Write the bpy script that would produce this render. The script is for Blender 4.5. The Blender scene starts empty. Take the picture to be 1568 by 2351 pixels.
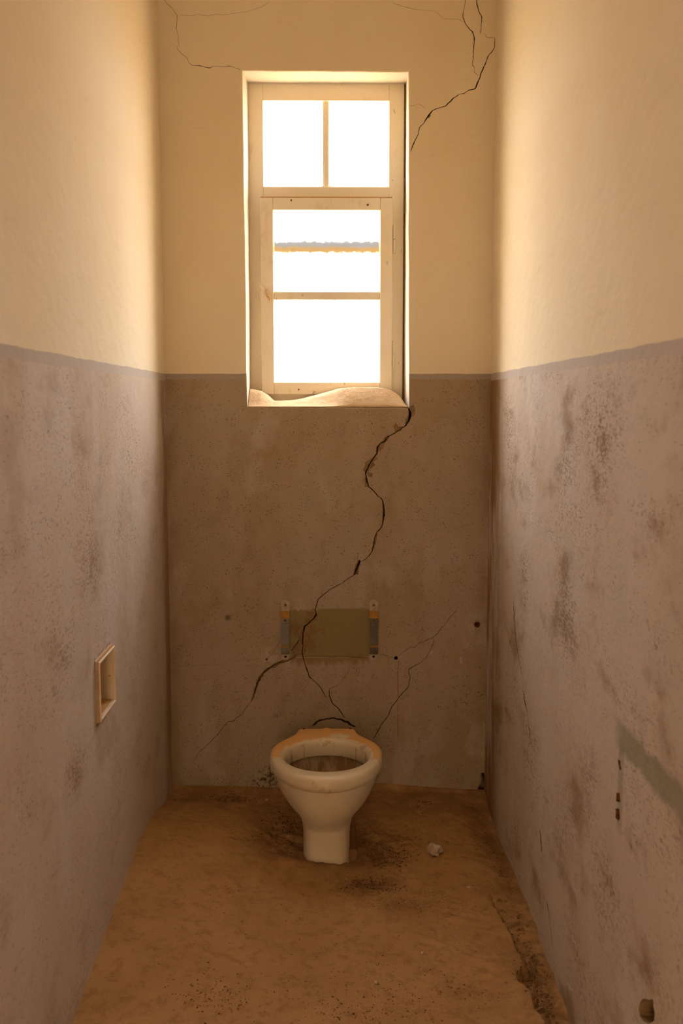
import bpy, bmesh, math, random
import numpy as np
from mathutils import Vector, Matrix

# ------------------------------------------------------------------ scene, camera, light
scene = bpy.context.scene
COL = scene.collection
rng = random.Random(7)
nrg = np.random.RandomState(11)

FPX, CX, CY = 2286.0, 784.0, 1175.5           # focal length / principal point for a 1568x2351 frame
TILT = math.atan(248.5 / FPX)
YAW = math.atan(28 / math.hypot(FPX, 248.5))
CAM = Vector((0.0, -3.8, 1.5))

cd = bpy.data.cameras.new('camera')
cd.sensor_fit = 'VERTICAL'; cd.sensor_height = 36.0; cd.sensor_width = 24.0
cd.lens = FPX / 2351.0 * 36.0
cd.clip_start = 0.02; cd.clip_end = 200
cd.dof.use_dof = True; cd.dof.focus_distance = 3.5; cd.dof.aperture_fstop = 5.0
cam = bpy.data.objects.new('camera', cd); COL.objects.link(cam)
cam.location = CAM
cam.rotation_euler = (math.pi / 2 - TILT, 0, -YAW)
scene.camera = cam

scene.view_settings.view_transform = 'Standard'
scene.view_settings.look = 'None'
scene.view_settings.gamma = 1.0
scene.view_settings.use_curve_mapping = False
scene.view_settings.exposure = 0.22

SKY = 24.8
world = bpy.data.worlds.new('desert_sky'); scene.world = world
world.use_nodes = True
wn = world.node_tree; wn.nodes.clear()
w_out = wn.nodes.new('ShaderNodeOutputWorld'); w_bg = wn.nodes.new('ShaderNodeBackground')
w_tc = wn.nodes.new('ShaderNodeTexCoord'); w_sp = wn.nodes.new('ShaderNodeSeparateXYZ')
w_rp = wn.nodes.new('ShaderNodeValToRGB')
w_mr = wn.nodes.new('ShaderNodeMapRange')
w_mr.inputs['From Min'].default_value = -1; w_mr.inputs['From Max'].default_value = 1
wn.links.new(w_tc.outputs['Generated'], w_sp.inputs[0])
wn.links.new(w_sp.outputs['Z'], w_mr.inputs['Value'])
wn.links.new(w_mr.outputs[0], w_rp.inputs[0])
e = w_rp.color_ramp.elements                     # sunlit sand below the horizon, hazy bright sky above
e[0].position = 0.0; e[0].color = (0.50, 0.36, 0.21, 1)
e[1].position = 1.0; e[1].color = (0.70, 0.75, 0.82, 1)
for p, c in ((0.49, (0.55, 0.40, 0.24, 1)), (0.505, (1.0, 0.95, 0.88, 1)), (0.70, (0.90, 0.90, 0.90, 1))):
    k = e.new(p); k.color = c
w_bg.inputs['Strength'].default_value = SKY
wn.links.new(w_rp.outputs[0], w_bg.inputs['Color'])
wn.links.new(w_bg.outputs[0], w_out.inputs['Surface'])

def portal(name, loc, rot, sx, sy):
    l = bpy.data.lights.new(name, 'AREA'); l.shape = 'RECTANGLE'; l.size = sx; l.size_y = sy
    l.cycles.is_portal = True
    o = bpy.data.objects.new(name, l); COL.objects.link(o); o.location = loc; o.rotation_euler = rot
    return o
DOOR = (-0.40, -0.02, 2.05)                       # unseen doorway added behind the camera for fill light: x0, x1, height
ROOM_Y = -4.6
portal('window_portal', (-0.01, 0.30, 2.12), (-math.pi / 2, 0, 0), 0.62, 1.26)
portal('door_portal', (0, ROOM_Y - 0.21, DOOR[2] / 2), (math.pi / 2, 0, 0), DOOR[1] - DOOR[0], DOOR[2])

# ------------------------------------------------------------------ helpers
XL, XR, ZC = -0.62, 0.6126, 3.4
_fw = Vector((math.sin(YAW) * math.cos(TILT), math.cos(YAW) * math.cos(TILT), -math.sin(TILT)))
_rt = Vector((math.cos(YAW), -math.sin(YAW), 0)); _up = _rt.cross(_fw)
def at(px, py, axis, val):
    """where the sight line through a photo pixel meets the plane axis = val"""
    r = _fw + _rt * ((px - CX) / FPX) - _up * ((py - CY) / FPX)
    return CAM + r * ((val - CAM[axis]) / r[axis])

def prop(o, label=None, cat=None, group=None, kind=None):
    if label: o['label'] = label
    if cat: o['category'] = cat
    if group: o['group'] = group
    if kind: o['kind'] = kind
    return o
def mesh_obj(name, verts, faces, mat, parent=None, smooth=False):
    me = bpy.data.meshes.new(name); me.from_pydata([tuple(v) for v in verts], [], faces); me.update()
    return link_mesh(name, me, mat, parent, smooth)
def link_mesh(name, me, mat, parent=None, smooth=False):
    for m in (mat if isinstance(mat, (list, tuple)) else [mat]): me.materials.append(m)
    if smooth:
        me.polygons.foreach_set('use_smooth', [True] * len(me.polygons))
    o = bpy.data.objects.new(name, me); COL.objects.link(o)
    if parent: o.parent = parent
    return o
def bm_obj(name, bm, mat, parent=None, smooth=False):
    bmesh.ops.recalc_face_normals(bm, faces=bm.faces)
    me = bpy.data.meshes.new(name); bm.to_mesh(me); bm.free()
    return link_mesh(name, me, mat, parent, smooth)
def empty(name, loc=(0, 0, 0)):
    o = bpy.data.objects.new(name, None); COL.objects.link(o); o.location = loc
    o.empty_display_size = 0.05
    return o
def add_box(bm, x0, x1, y0, y1, z0, z1, bev=0.0, seg=2):
    v = [bm.verts.new((x, y, z)) for x in (x0, x1) for y in (y0, y1) for z in (z0, z1)]
    q = [(0, 1, 3, 2), (4, 6, 7, 5), (0, 4, 5, 1), (2, 3, 7, 6), (0, 2, 6, 4), (1, 5, 7, 3)]
    fs = [bm.faces.new([v[i] for i in f]) for f in q]
    if bev > 0:
        es = list({ed for f in fs for ed in f.edges})
        bmesh.ops.bevel(bm, geom=es, offset=bev, segments=seg, affect='EDGES', profile=0.5)
def box_obj(name, x0, x1, y0, y1, z0, z1, mat, parent=None, bev=0.0):
    bm = bmesh.new(); add_box(bm, x0, x1, y0, y1, z0, z1, bev); return bm_obj(name, bm, mat, parent)
def ring_frame(bm, outer, inner, y0, y1, inset=0.0):
    """rectangular ring, front at y0 and back at y1; inner opening narrows by inset towards the back"""
    (a, b, c, d), (p, q, r, s) = outer, inner       # x0 x1 z0 z1
    def rect(x0, x1, z0, z1, y): return [bm.verts.new(t) for t in ((x0, y, z0), (x1, y, z0), (x1, y, z1), (x0, y, z1))]
    of, ob = rect(a, b, c, d, y0), rect(a, b, c, d, y1)
    nf, nb = rect(p, q, r, s, y0), rect(p + inset, q - inset, r + inset, s - inset, y1)
    for i in range(4):
        j = (i + 1) % 4
        bm.faces.new((of[i], of[j], nf[j], nf[i])); bm.faces.new((ob[i], ob[j], nb[j], nb[i]))
        bm.faces.new((of[i], of[j], ob[j], ob[i])); bm.faces.new((nf[i], nf[j], nb[j], nb[i]))
def add_disc_cyl(bm, c, axis, r, h, n=12, r2=None):
    """closed cylinder from c along axis"""
    axis = Vector(axis).normalized(); r2 = r if r2 is None else r2
    u = axis.orthogonal().normalized(); w = axis.cross(u)
    A = [bm.verts.new(Vector(c) + (u * math.cos(t) + w * math.sin(t)) * r) for t in [2 * math.pi * i / n for i in range(n)]]
    B = [bm.verts.new(Vector(c) + axis * h + (u * math.cos(t) + w * math.sin(t)) * r2) for t in [2 * math.pi * i / n for i in range(n)]]
    bm.faces.new(A); bm.faces.new(B)
    for i in range(n): bm.faces.new((A[i], A[(i + 1) % n], B[(i + 1) % n], B[i]))

# value noise on numpy arrays
LATTICE = {}
def vnoise(x, y, seed):
    L = LATTICE.setdefault(seed, None)
    if L is None: L = LATTICE[seed] = np.random.RandomState(seed).rand(256, 256)
    xi = np.floor(x).astype(int); yi = np.floor(y).astype(int)
    fx = x - xi; fy = y - yi
    fx = fx * fx * (3 - 2 * fx); fy = fy * fy * (3 - 2 * fy)
    a = L[xi % 256, yi % 256]; b = L[(xi + 1) % 256, yi % 256]; c = L[xi % 256, (yi + 1) % 256]; d = L[(xi + 1) % 256, (yi + 1) % 256]
    return (a * (1 - fx) + b * fx) * (1 - fy) + (c * (1 - fx) + d * fx) * fy - 0.5
def fbm(x, y, seed, octv=4, gain=0.5):
    s = 0; a = 1.0
    for i in range(octv):
        s = s + a * vnoise(x * 2 ** i + 17.3 * i, y * 2 ** i + 5.1 * i, seed + i); a *= gain
    return s
def sstep(a, b, x):
    t = np.clip((x - a) / (b - a), 0, 1); return t * t * (3 - 2 * t)

# ------------------------------------------------------------------ node helper
class NT:
    def __init__(s, name):
        s.mat = bpy.data.materials.new(name); s.mat.use_nodes = True
        s.t = s.mat.node_tree; s.t.nodes.clear()
        s.out = s.t.nodes.new('ShaderNodeOutputMaterial')
        s.tc = s.t.nodes.new('ShaderNodeTexCoord')
        s.P = s.tc.outputs['Object']
        sp = s.t.nodes.new('ShaderNodeSeparateXYZ'); s.t.links.new(s.P, sp.inputs[0])
        s.x, s.y, s.z = sp.outputs
    def put(s, sock, v):
        if isinstance(v, bpy.types.NodeSocket): s.t.links.new(v, sock)
        elif isinstance(v, (tuple, list)) and sock.type == 'RGBA': sock.default_value = tuple(v) + ((1,) if len(v) == 3 else ())
        else: sock.default_value = v
    def m(s, op, a, b=0.0, c=0.0, clamp=False):
        n = s.t.nodes.new('ShaderNodeMath'); n.operation = op; n.use_clamp = clamp
        for i, v in enumerate((a, b, c)): s.put(n.inputs[i], v)
        return n.outputs[0]
    def add(s, a, b): return s.m('ADD', a, b)
    def sub(s, a, b): return s.m('SUBTRACT', a, b)
    def mul(s, a, b): return s.m('MULTIPLY', a, b)
    def ss(s, lo, hi, v):
        n = s.t.nodes.new('ShaderNodeMapRange'); n.interpolation_type = 'SMOOTHSTEP'
        s.put(n.inputs['Value'], v); s.put(n.inputs['From Min'], lo); s.put(n.inputs['From Max'], hi)
        return n.outputs[0]
    def win(s, a, b, v, e):                      # soft window a..b
        return s.mul(s.ss(a - e, a + e, v), s.ss(b + e, b - e, v))
    def vec(s, sx, sy, sz, src=None, off=(0, 0, 0)):
        n = s.t.nodes.new('ShaderNodeMapping'); s.put(n.inputs['Vector'], src or s.P)
        n.inputs['Scale'].default_value = (sx, sy, sz); n.inputs['Location'].default_value = off
        return n.outputs[0]
    def noise(s, scale, detail=2.0, vec=None, rough=0.5, dist=0.0):
        n = s.t.nodes.new('ShaderNodeTexNoise'); s.put(n.inputs['Vector'], vec or s.P)
        n.inputs['Scale'].default_value = scale; n.inputs['Detail'].default_value = detail
        n.inputs['Roughness'].default_value = rough; n.inputs['Distortion'].default_value = dist
        return n.outputs['Fac']
    def vor(s, scale, vec=None, feature='F1'):
        n = s.t.nodes.new('ShaderNodeTexVoronoi'); n.feature = feature; s.put(n.inputs['Vector'], vec or s.P)
        n.inputs['Scale'].default_value = scale
        return n.outputs['Distance']
    def mix(s, f, a, b):
        n = s.t.nodes.new('ShaderNodeMix'); n.data_type = 'RGBA'
        s.put(n.inputs[0], f); s.put(n.inputs[6], a); s.put(n.inputs[7], b)
        return n.outputs[2]
    def near(s, c, r0, r1):                      # 1 inside r0, 0 beyond r1 from point c
        n = s.t.nodes.new('ShaderNodeVectorMath'); n.operation = 'DISTANCE'
        s.put(n.inputs[0], s.P); n.inputs[1].default_value = c
        return s.ss(r1, r0, n.outputs['Value'])
    def bump(s, h, strength=0.3, dist=0.01):
        n = s.t.nodes.new('ShaderNodeBump'); n.inputs['Strength'].default_value = strength
        n.inputs['Distance'].default_value = dist; s.put(n.inputs['Height'], h)
        return n.outputs[0]
    def finish(s, color, rough=0.85, spec=0.2, normal=None, metal=0.0, coat=0.0):
        b = s.t.nodes.new('ShaderNodeBsdfPrincipled')
        s.put(b.inputs['Base Color'], color); s.put(b.inputs['Roughness'], rough)
        s.put(b.inputs['Specular IOR Level'], spec); s.put(b.inputs['Metallic'], metal)
        s.put(b.inputs['Coat Weight'], coat)
        if normal: s.t.links.new(normal, b.inputs['Normal'])
        s.t.links.new(b.outputs[0], s.out.inputs['Surface'])
        return s.mat

TX = -0.0115                                       # toilet axis
# ------------------------------------------------------------------ materials
ZDADO = 1.613
def wall_material(name, side):
    n = NT(name)
    u = n.x if side == 'back' else n.y
    sv = (1, 1, 1)
    flat = n.vec(1, 1, 1)
    streak = n.vec(1, 0.6, 0.30) if side != 'back' else n.vec(1, 1, 0.55)
    horiz = n.vec(1, 0.5, 2.2)
    iso = n.vec(1, 0.40, 1) if side != 'back' else n.vec(1, 1, 1.15)
    # upper limewash
    up = n.mix(n.ss(0.35, 0.68, n.noise(1.6, 5, streak)), (0.885, 0.785, 0.615), (0.85, 0.72, 0.52))
    up = n.mix(n.mul(n.ss(0.50, 0.72, n.noise(4.5, 6, streak, 0.6)), 0.35), up, (0.90, 0.81, 0.66))
    up = n.mix(n.mul(n.ss(0.58, 0.75, n.noise(9, 6, horiz, 0.65)), 0.25), up, (0.72, 0.54, 0.33))
    up = n.mix(n.mul(n.ss(0.70, 0.76, n.noise(60, 3)), 0.25), up, (0.58, 0.42, 0.25))
    # dado
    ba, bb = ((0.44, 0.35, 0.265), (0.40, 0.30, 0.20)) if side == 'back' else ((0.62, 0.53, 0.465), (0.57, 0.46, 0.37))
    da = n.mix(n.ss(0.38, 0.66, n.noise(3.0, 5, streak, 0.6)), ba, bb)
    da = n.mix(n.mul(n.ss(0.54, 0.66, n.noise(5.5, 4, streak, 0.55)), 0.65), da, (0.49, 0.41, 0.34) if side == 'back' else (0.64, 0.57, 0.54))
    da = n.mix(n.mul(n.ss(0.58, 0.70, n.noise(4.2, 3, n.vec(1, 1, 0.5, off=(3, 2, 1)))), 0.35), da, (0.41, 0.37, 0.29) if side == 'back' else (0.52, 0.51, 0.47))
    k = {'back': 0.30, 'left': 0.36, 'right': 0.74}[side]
    blot = n.noise(7.5, 5, n.vec(1, 0.45 if side != 'back' else 1, 0.8, off=(7, 1, 4)), 0.65)
    da = n.mix(n.mul(n.ss(0.50, 0.70, blot), k), da, (0.31, 0.205, 0.115))
    # dark specks in clusters
    fine = n.noise(115 if side == 'back' else 140, 4, iso, 0.72)
    lo = {'back': 0.545, 'left': 0.53, 'right': 0.52}[side]
    clus = n.ss(0.42, 0.66, n.noise(6.0, 4, n.vec(1, 0.5 if side != 'back' else 1, 1.0, off=(1, 5, 2)), 0.65))
    spk = n.ss(lo, lo + 0.12, fine)
    da = n.mix(n.mul(n.mul(spk, clus), {'back': 0.85, 'left': 0.55, 'right': 0.62}[side]), da, (0.15, 0.085, 0.045))
    dots = n.mul(n.ss(0.26, 0.14, n.vor(110, iso)), n.ss(0.47, 0.56, n.noise(24, 2)))
    da = n.mix(n.mul(dots, 0.9 if side == 'back' else 0.4), da, (0.13, 0.07, 0.035))
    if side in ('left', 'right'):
        # streaky brown, stronger towards the inner corner
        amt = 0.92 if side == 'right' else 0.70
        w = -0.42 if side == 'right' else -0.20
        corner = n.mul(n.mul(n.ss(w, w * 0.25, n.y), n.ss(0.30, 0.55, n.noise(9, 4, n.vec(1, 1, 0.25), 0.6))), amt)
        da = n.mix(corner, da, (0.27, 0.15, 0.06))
    if side == 'right':
        # bare grey-green stripe where a fitting was taken off the wall
        wob = n.mul(n.sub(n.noise(14, 4), 0.5), 0.035)
        st = n.mul(n.win(0.775, 0.835, n.add(n.z, wob), 0.010), n.ss(-1.70, -1.80, n.y))
        da = n.mix(n.mul(st, 0.75), da, (0.27, 0.255, 0.18))
        vs = n.mul(n.win(-1.80, -1.765, n.y, 0.006), n.win(0.60, 0.80, n.z, 0.015))
        da = n.mix(n.mul(vs, 0.55), da, (0.29, 0.27, 0.20))
        for (yy, zz, ry) in ((-1.30, 0.42, 0.12), (-1.55, 0.62, 0.10), (-1.72, 0.40, 0.16), (-0.75, 0.95, 0.14), (-1.55, 1.42, 0.22), (-1.25, 1.30, 0.14), (-0.40, 1.38, 0.16), (-1.30, 0.95, 0.18), (-0.85, 0.45, 0.16)):
            b = n.mul(n.near((XR, yy, zz), ry * 0.1, ry * 1.25), n.ss(0.44, 0.62, n.add(n.mul(fine, 0.6), n.mul(blot, 0.4))))
            da = n.mix(n.mul(b, 0.75), da, (0.22, 0.13, 0.065))
    if side == 'left':
        gr = n.mul(n.mul(n.win(-1.225, -1.035, n.y, 0.010), n.win(0.638, 0.832, n.z, 0.006)), n.ss(0.44, 0.60, n.noise(38, 4, iso, 0.7)))
        da = n.mix(n.mul(gr, 0.75), da, (0.20, 0.12, 0.065))
        for (yy, zz, ry) in ((-1.35, 1.28, 0.18), (-1.05, 1.40, 0.15), (-1.25, 1.10, 0.16), (-0.75, 1.35, 0.16), (-1.50, 0.95, 0.16), (-1.45, 0.62, 0.12)):
            b = n.mul(n.near((XL, yy, zz), ry * 0.1, ry * 1.25), n.ss(0.46, 0.62, n.add(n.mul(fine, 0.6), n.mul(blot, 0.4))))
            da = n.mix(n.mul(b, 0.6), da, (0.24, 0.145, 0.08))
    if side == 'back':
        # olive rectangle left bare behind the missing cistern, paint drips along its top
        drip = n.mul(n.sub(n.noise(70, 1, n.vec(1, 1, 0.06)), 0.35), 0.035)
        top = n.add(n.z, n.mul(drip, n.ss(0.02, -0.10, n.x)))
        pat = n.mul(n.mul(n.win(-0.165, 0.168, n.x, 0.004), n.ss(0.713, 0.707, top)), n.ss(0.517, 0.521, n.z))
        pc = n.mix(n.noise(9, 4), (0.265, 0.205, 0.095), (0.31, 0.24, 0.115))
        scr = n.mul(n.near((-0.085, 0, 0.615), 0.045, 0.10), n.ss(0.47, 0.55, n.noise(24, 5, n.vec(1.5, 1, 0.7), 0.65, 0.6)))
        pc = n.mix(scr, pc, (0.27, 0.165, 0.075))
        da = n.mix(pat, da, pc)
        # drip line under the patch, rust run, pale filler spots, mould by the floor
        du = n.mul(n.mul(n.win(-0.15, 0.155, n.x, 0.01), n.ss(0.517, 0.514, n.z)), n.ss(0.485, 0.514, n.add(n.z, n.mul(n.sub(n.noise(45, 2, n.vec(1, 1, 0.1)), 0.45), 0.09))))
        da = n.mix(n.mul(du, 0.75), da, (0.26, 0.155, 0.07))
        wv = n.add(n.x, n.mul(n.sub(n.noise(8, 1, n.vec(0.01, 0.01, 1)), 0.5), 0.012))
        rr = n.mul(n.mul(n.win(0.2660, 0.2695, wv, 0.0012), n.win(0.20, 0.505, n.z, 0.01)), n.ss(0.36, 0.5, n.noise(22, 2, n.vec(0.01, 0.01, 1))))
        da = n.mix(n.mul(rr, 0.85), da, (0.36, 0.15, 0.04))
        fil = n.mul(n.near((0.575, 0, 0.65), 0.03, 0.065), n.ss(0.42, 0.55, n.noise(30, 3)))
        da = n.mix(n.mul(fil, 0.6), da, (0.50, 0.43, 0.36))
        fil2 = n.mul(n.near((-0.235, 0, 0.52), 0.02, 0.05), n.ss(0.42, 0.55, n.noise(40, 3)))
        da = n.mix(n.mul(fil2, 0.6), da, (0.50, 0.42, 0.34))
        mld = n.noise(62, 4, None, 0.7); mix_ = n.add(n.mul(mld, 0.75), n.mul(blot, 0.25))
        for (xx, zz, r, th, am) in ((-0.27, 0.0, 0.10, 0.505, 0.9), (-0.235, 0.045, 0.06, 0.49, 0.9), (-0.395, 0.675, 0.018, 0.36, 0.7), (-0.20, 0.285, 0.026, 0.50, 0.7), (-0.55, 1.04, 0.035, 0.53, 0.6), (0.57, 0.40, 0.13, 0.545, 0.6), (0.50, 0.37, 0.12, 0.555, 0.55), (0.57, 0.52, 0.10, 0.545, 0.55), (-0.46, 0.27, 0.05, 0.56, 0.6), (0.45, 0.72, 0.12, 0.56, 0.55), (-0.31, 0.72, 0.06, 0.54, 0.6), (0.35, 0.62, 0.12, 0.57, 0.5), (0.02, 0.02, 0.05, 0.55, 0.6)):
            b = n.mul(n.near((xx, 0, zz), r * 0.15, r), n.ss(th, th + 0.07, mix_))
            da = n.mix(n.mul(b, am), da, (0.06, 0.036, 0.02))
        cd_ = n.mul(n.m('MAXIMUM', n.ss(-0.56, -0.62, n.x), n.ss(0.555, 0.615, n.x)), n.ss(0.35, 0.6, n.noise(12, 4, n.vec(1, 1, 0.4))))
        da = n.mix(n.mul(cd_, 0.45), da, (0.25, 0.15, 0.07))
    # clean painted band along the top of the dado
    strip = n.win(ZDADO - (0.026 if side != 'back' else 0.020), ZDADO + 0.5, n.add(n.z, n.mul(n.sub(n.noise(13, 3), 0.5), 0.007)), 0.002)
    da = n.mix(n.mul(strip, 0.8), da, (0.43, 0.37, 0.33) if side == 'back' else (0.53, 0.465, 0.43))
    zl = n.add(n.z, n.mul(n.sub(n.noise(5, 3), 0.5), 0.012))
    mask = n.ss(ZDADO + 0.0015, ZDADO - 0.0015, zl)
    c = n.mix(mask, up, da)
    if side == 'back':                            # window reveal painted darker to hold back the strong window light
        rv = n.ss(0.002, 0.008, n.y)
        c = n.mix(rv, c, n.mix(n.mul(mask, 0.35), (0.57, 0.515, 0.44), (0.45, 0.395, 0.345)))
    h = n.add(n.mul(n.noise(18, 4, n.vec(1, 1, 1.6)), 1.0), n.mul(n.noise(160, 3), 0.10))
    return n.finish(c, 0.9, 0.12, n.bump(h, 0.22, 0.012))

M = {}
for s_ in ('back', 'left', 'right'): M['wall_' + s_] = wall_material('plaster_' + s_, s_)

def plain(name, c1, c2, scale, rough=0.8, spec=0.25, bump=0.0, metal=0.0, bscale=None, detail=4):
    n = NT(name)
    c = n.mix(n.ss(0.32, 0.68, n.noise(scale, detail, None, 0.6)), c1, c2)
    nm = n.bump(n.noise(bscale or scale * 4, 4), bump, 0.004) if bump else None
    return n.finish(c, rough, spec, nm, metal)
M['crack'] = plain('crack_mortar', (0.10, 0.062, 0.032), (0.05, 0.03, 0.016), 60, 0.95, 0.05)
M['hair'] = plain('hairline_dirt', (0.30, 0.20, 0.11), (0.20, 0.12, 0.06), 60, 0.95, 0.05)
M['exposed'] = plain('exposed_sandy_plaster', (0.33, 0.215, 0.11), (0.24, 0.145, 0.065), 90, 0.95, 0.05, 0.5, bscale=220)
M['pale'] = plain('pale_chipped_plaster', (0.58, 0.48, 0.38), (0.50, 0.40, 0.30), 90, 0.95, 0.05)
M['rust'] = plain('rust', (0.26, 0.10, 0.03), (0.11, 0.045, 0.018), 120, 0.9, 0.1, 0.4)
M['ceil'] = plain('ceiling_limewash', (0.88, 0.77, 0.60), (0.86, 0.74, 0.55), 3, 0.9, 0.1)
M['dark'] = plain('dark_gap', (0.05, 0.03, 0.018), (0.09, 0.055, 0.03), 40, 0.95, 0.05)

def sand_material(name, a, b, dark):
    n = NT(name)
    c = n.mix(n.ss(0.35, 0.65, n.noise(5, 6, None, 0.6)), a, b)
    c = n.mix(n.mul(n.ss(0.48, 0.66, n.noise(26, 6, None, 0.7)), 0.45), c, dark)
    c = n.mix(n.mul(n.ss(0.60, 0.70, n.noise(420, 2)), 0.35), c, (a[0] * 1.45, a[1] * 1.5, a[2] * 1.6))
    c = n.mix(n.mul(n.ss(0.60, 0.72, n.noise(300, 2, n.vec(1, 1, 1, off=(4, 4, 4)))), 0.35), c, dark)
    if name == 'desert_sand':                    # dirt with shade painted in round the toilet; darker along back and right walls
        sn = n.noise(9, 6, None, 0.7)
        soil_shade = n.mul(n.near((TX, -0.52, 0), 0.10, 0.42), n.ss(0.36, 0.60, sn))
        soil_shade = n.m('MAXIMUM', soil_shade, n.mul(n.near((0.16, -0.80, 0), 0.05, 0.30), n.ss(0.40, 0.62, sn)))
        soil_shade = n.m('MAXIMUM', soil_shade, n.mul(n.ss(-0.40, -0.15, n.y), n.ss(0.34, 0.60, sn)))
        soil_shade = n.m('MAXIMUM', soil_shade, n.mul(n.ss(0.40, 0.60, n.x), n.ss(0.38, 0.60, sn)))
        c = n.mix(n.mul(soil_shade, 0.60), c, (0.23, 0.12, 0.05))
    h = n.add(n.mul(n.noise(70, 5, None, 0.65), 0.6), n.mul(n.noise(500, 2), 0.22))
    return n.finish(c, 0.95, 0.08, n.bump(h, 0.60, 0.008))
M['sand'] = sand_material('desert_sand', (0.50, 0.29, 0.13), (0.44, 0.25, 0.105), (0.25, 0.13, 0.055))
M['drift'] = sand_material('pale_drift_sand', (0.60, 0.43, 0.265), (0.55, 0.385, 0.225), (0.42, 0.27, 0.14))

def paint_material():
    n = NT('cream_window_paint')
    c = n.mix(n.ss(0.35, 0.7, n.noise(3, 5, n.vec(1, 1, 0.3))), (0.84, 0.76, 0.61), (0.80, 0.70, 0.53))
    c = n.mix(n.mul(n.ss(0.56, 0.70, n.noise(14, 6, n.vec(1, 1, 0.5), 0.7)), 0.35), c, (0.58, 0.39, 0.20))
    c = n.mix(n.mul(n.ss(0.69, 0.72, n.noise(50, 3, n.vec(1, 1, 0.5))), 0.6), c, (0.33, 0.29, 0.23))
    h = n.add(n.noise(30, 4, n.vec(1, 1, 0.25)), n.mul(n.noise(220, 2), 0.15))
    return n.finish(c, 0.6, 0.3, n.bump(h, 0.12, 0.006))
M['paint'] = paint_material()
M['worn_paint'] = plain('worn_hardware_paint', (0.70, 0.53, 0.32), (0.42, 0.22, 0.09), 160, 0.6, 0.3, 0.3)

def porcelain_material(name, inside):
    n = NT(name)
    c = n.mix(n.ss(0.35, 0.7, n.noise(6, 4)), (0.77, 0.67, 0.50), (0.73, 0.61, 0.43))
    # fallen sand: lies on faces that look up, thick on the back shelf and the two sides
    g = n.t.nodes.new('ShaderNodeNewGeometry'); sp = n.t.nodes.new('ShaderNodeSeparateXYZ')
    n.t.links.new(g.outputs['Normal'], sp.inputs[0])
    upf = n.ss(0.55, 0.85, sp.outputs['Z'])
    nz = n.sub(n.noise(16, 6, n.vec(1.2, 0.8, 1), 0.65, 0.8), 0.5)
    yy = n.add(n.y, n.mul(nz, 0.30))
    # distance from the inner edge of the opening keeps that edge clean
    ex = n.m('POWER', n.m('DIVIDE', n.x, 0.144), 2.0); ey = n.m('POWER', n.m('DIVIDE', n.sub(n.y, 0.01), 0.152), 2.0)
    rad = n.add(n.m('SQRT', n.add(ex, ey)), n.mul(nz, 0.35))
    back = n.ss(-0.055, -0.035, yy)
    cover = n.mul(n.mul(back, n.ss(1.08, 1.13, rad)), upf)
    cover = n.mul(cover, n.sub(1.0, n.mul(n.near((0.05, 0.185, 0.31), 0.02, 0.06), n.ss(0.45, 0.5, n.noise(22, 3)))))
    above = n.ss(0.28, 0.29, n.z)
    cover = n.mul(cover, above)
    dust = n.mix(n.noise(30, 5), (0.82, 0.49, 0.20), (0.72, 0.40, 0.15))
    # thinner smears elsewhere on the rim
    sm = n.mul(n.mul(n.ss(0.54, 0.62, n.noise(20, 6, None, 0.7, 1.0)), above), n.mul(n.ss(-0.20, -0.02, n.y), 0.6))
    c = n.mix(sm, c, (0.50, 0.30, 0.13))
    # drips down the front; stains and painted-in shade inside
    fd = n.mul(n.mul(n.near((0.003, -0.22, 0.262), 0.004, 0.034), n.ss(0.46, 0.60, n.noise(70, 5, n.vec(1, 1, 0.12, off=(2, 0, 1)), 0.7))), 0.75)
    c = n.mix(fd, c, (0.35, 0.19, 0.08))
    fe = n.mul(n.mul(n.near((-0.045, -0.225, 0.30), 0.005, 0.03), n.ss(0.45, 0.60, n.noise(60, 5, n.vec(1, 1, 0.4, off=(5, 0, 1)), 0.7))), 0.7)
    c = n.mix(fe, c, (0.42, 0.22, 0.09))
    inner = n.ss(0.256, 0.250, n.z) if inside else 0.0
    inn = n.mul(inner, n.add(0.62, n.mul(n.ss(0.42, 0.58, n.noise(26, 5, n.vec(1, 1, 0.2), 0.65)), 0.36)))
    c = n.mix(inn, c, (0.32, 0.185, 0.075))
    ir = n.mul(n.mul(n.ss(1.02, 0.99, n.m('SQRT', n.add(ex, ey))), n.win(0.248, 0.30, n.z, 0.004)), n.ss(0.57, 0.63, n.noise(40, 5, n.vec(1, 1, 0.18), 0.6)))
    c = n.mix(n.mul(ir, 0.8), c, (0.40, 0.23, 0.10))
    low = n.mul(n.ss(0.10, 0.0, n.z), n.ss(0.40, 0.62, n.noise(20, 4, n.vec(1, 1, 0.4))))
    c = n.mix(n.mul(low, 0.12), c, (0.60, 0.42, 0.22))
    c = n.mix(cover, c, dust)
    rgh = n.m('ADD', 0.32, n.mul(n.m('MAXIMUM', cover, inner), 0.55))
    return n.finish(c, rgh, 0.4, n.bump(n.mul(cover, n.add(0.7, n.mul(n.noise(300, 2), 0.4))), 0.4, 0.003))
M['porcelain'] = porcelain_material('stained_porcelain', False)
M['porcelain_in'] = porcelain_material('brown_stained_bowl_interior', True)
M['white_ceramic'] = plain('dusty_cream_ceramic', (0.76, 0.62, 0.44), (0.70, 0.55, 0.36), 20, 0.45, 0.35)
M['grimy_ceramic'] = plain('grimy_ceramic', (0.44, 0.33, 0.22), (0.36, 0.26, 0.165), 30, 0.6, 0.25)
M['ceramic_sand'] = plain('dust_on_ceramic', (0.56, 0.32, 0.15), (0.50, 0.28, 0.12), 60, 0.9, 0.1)

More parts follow.
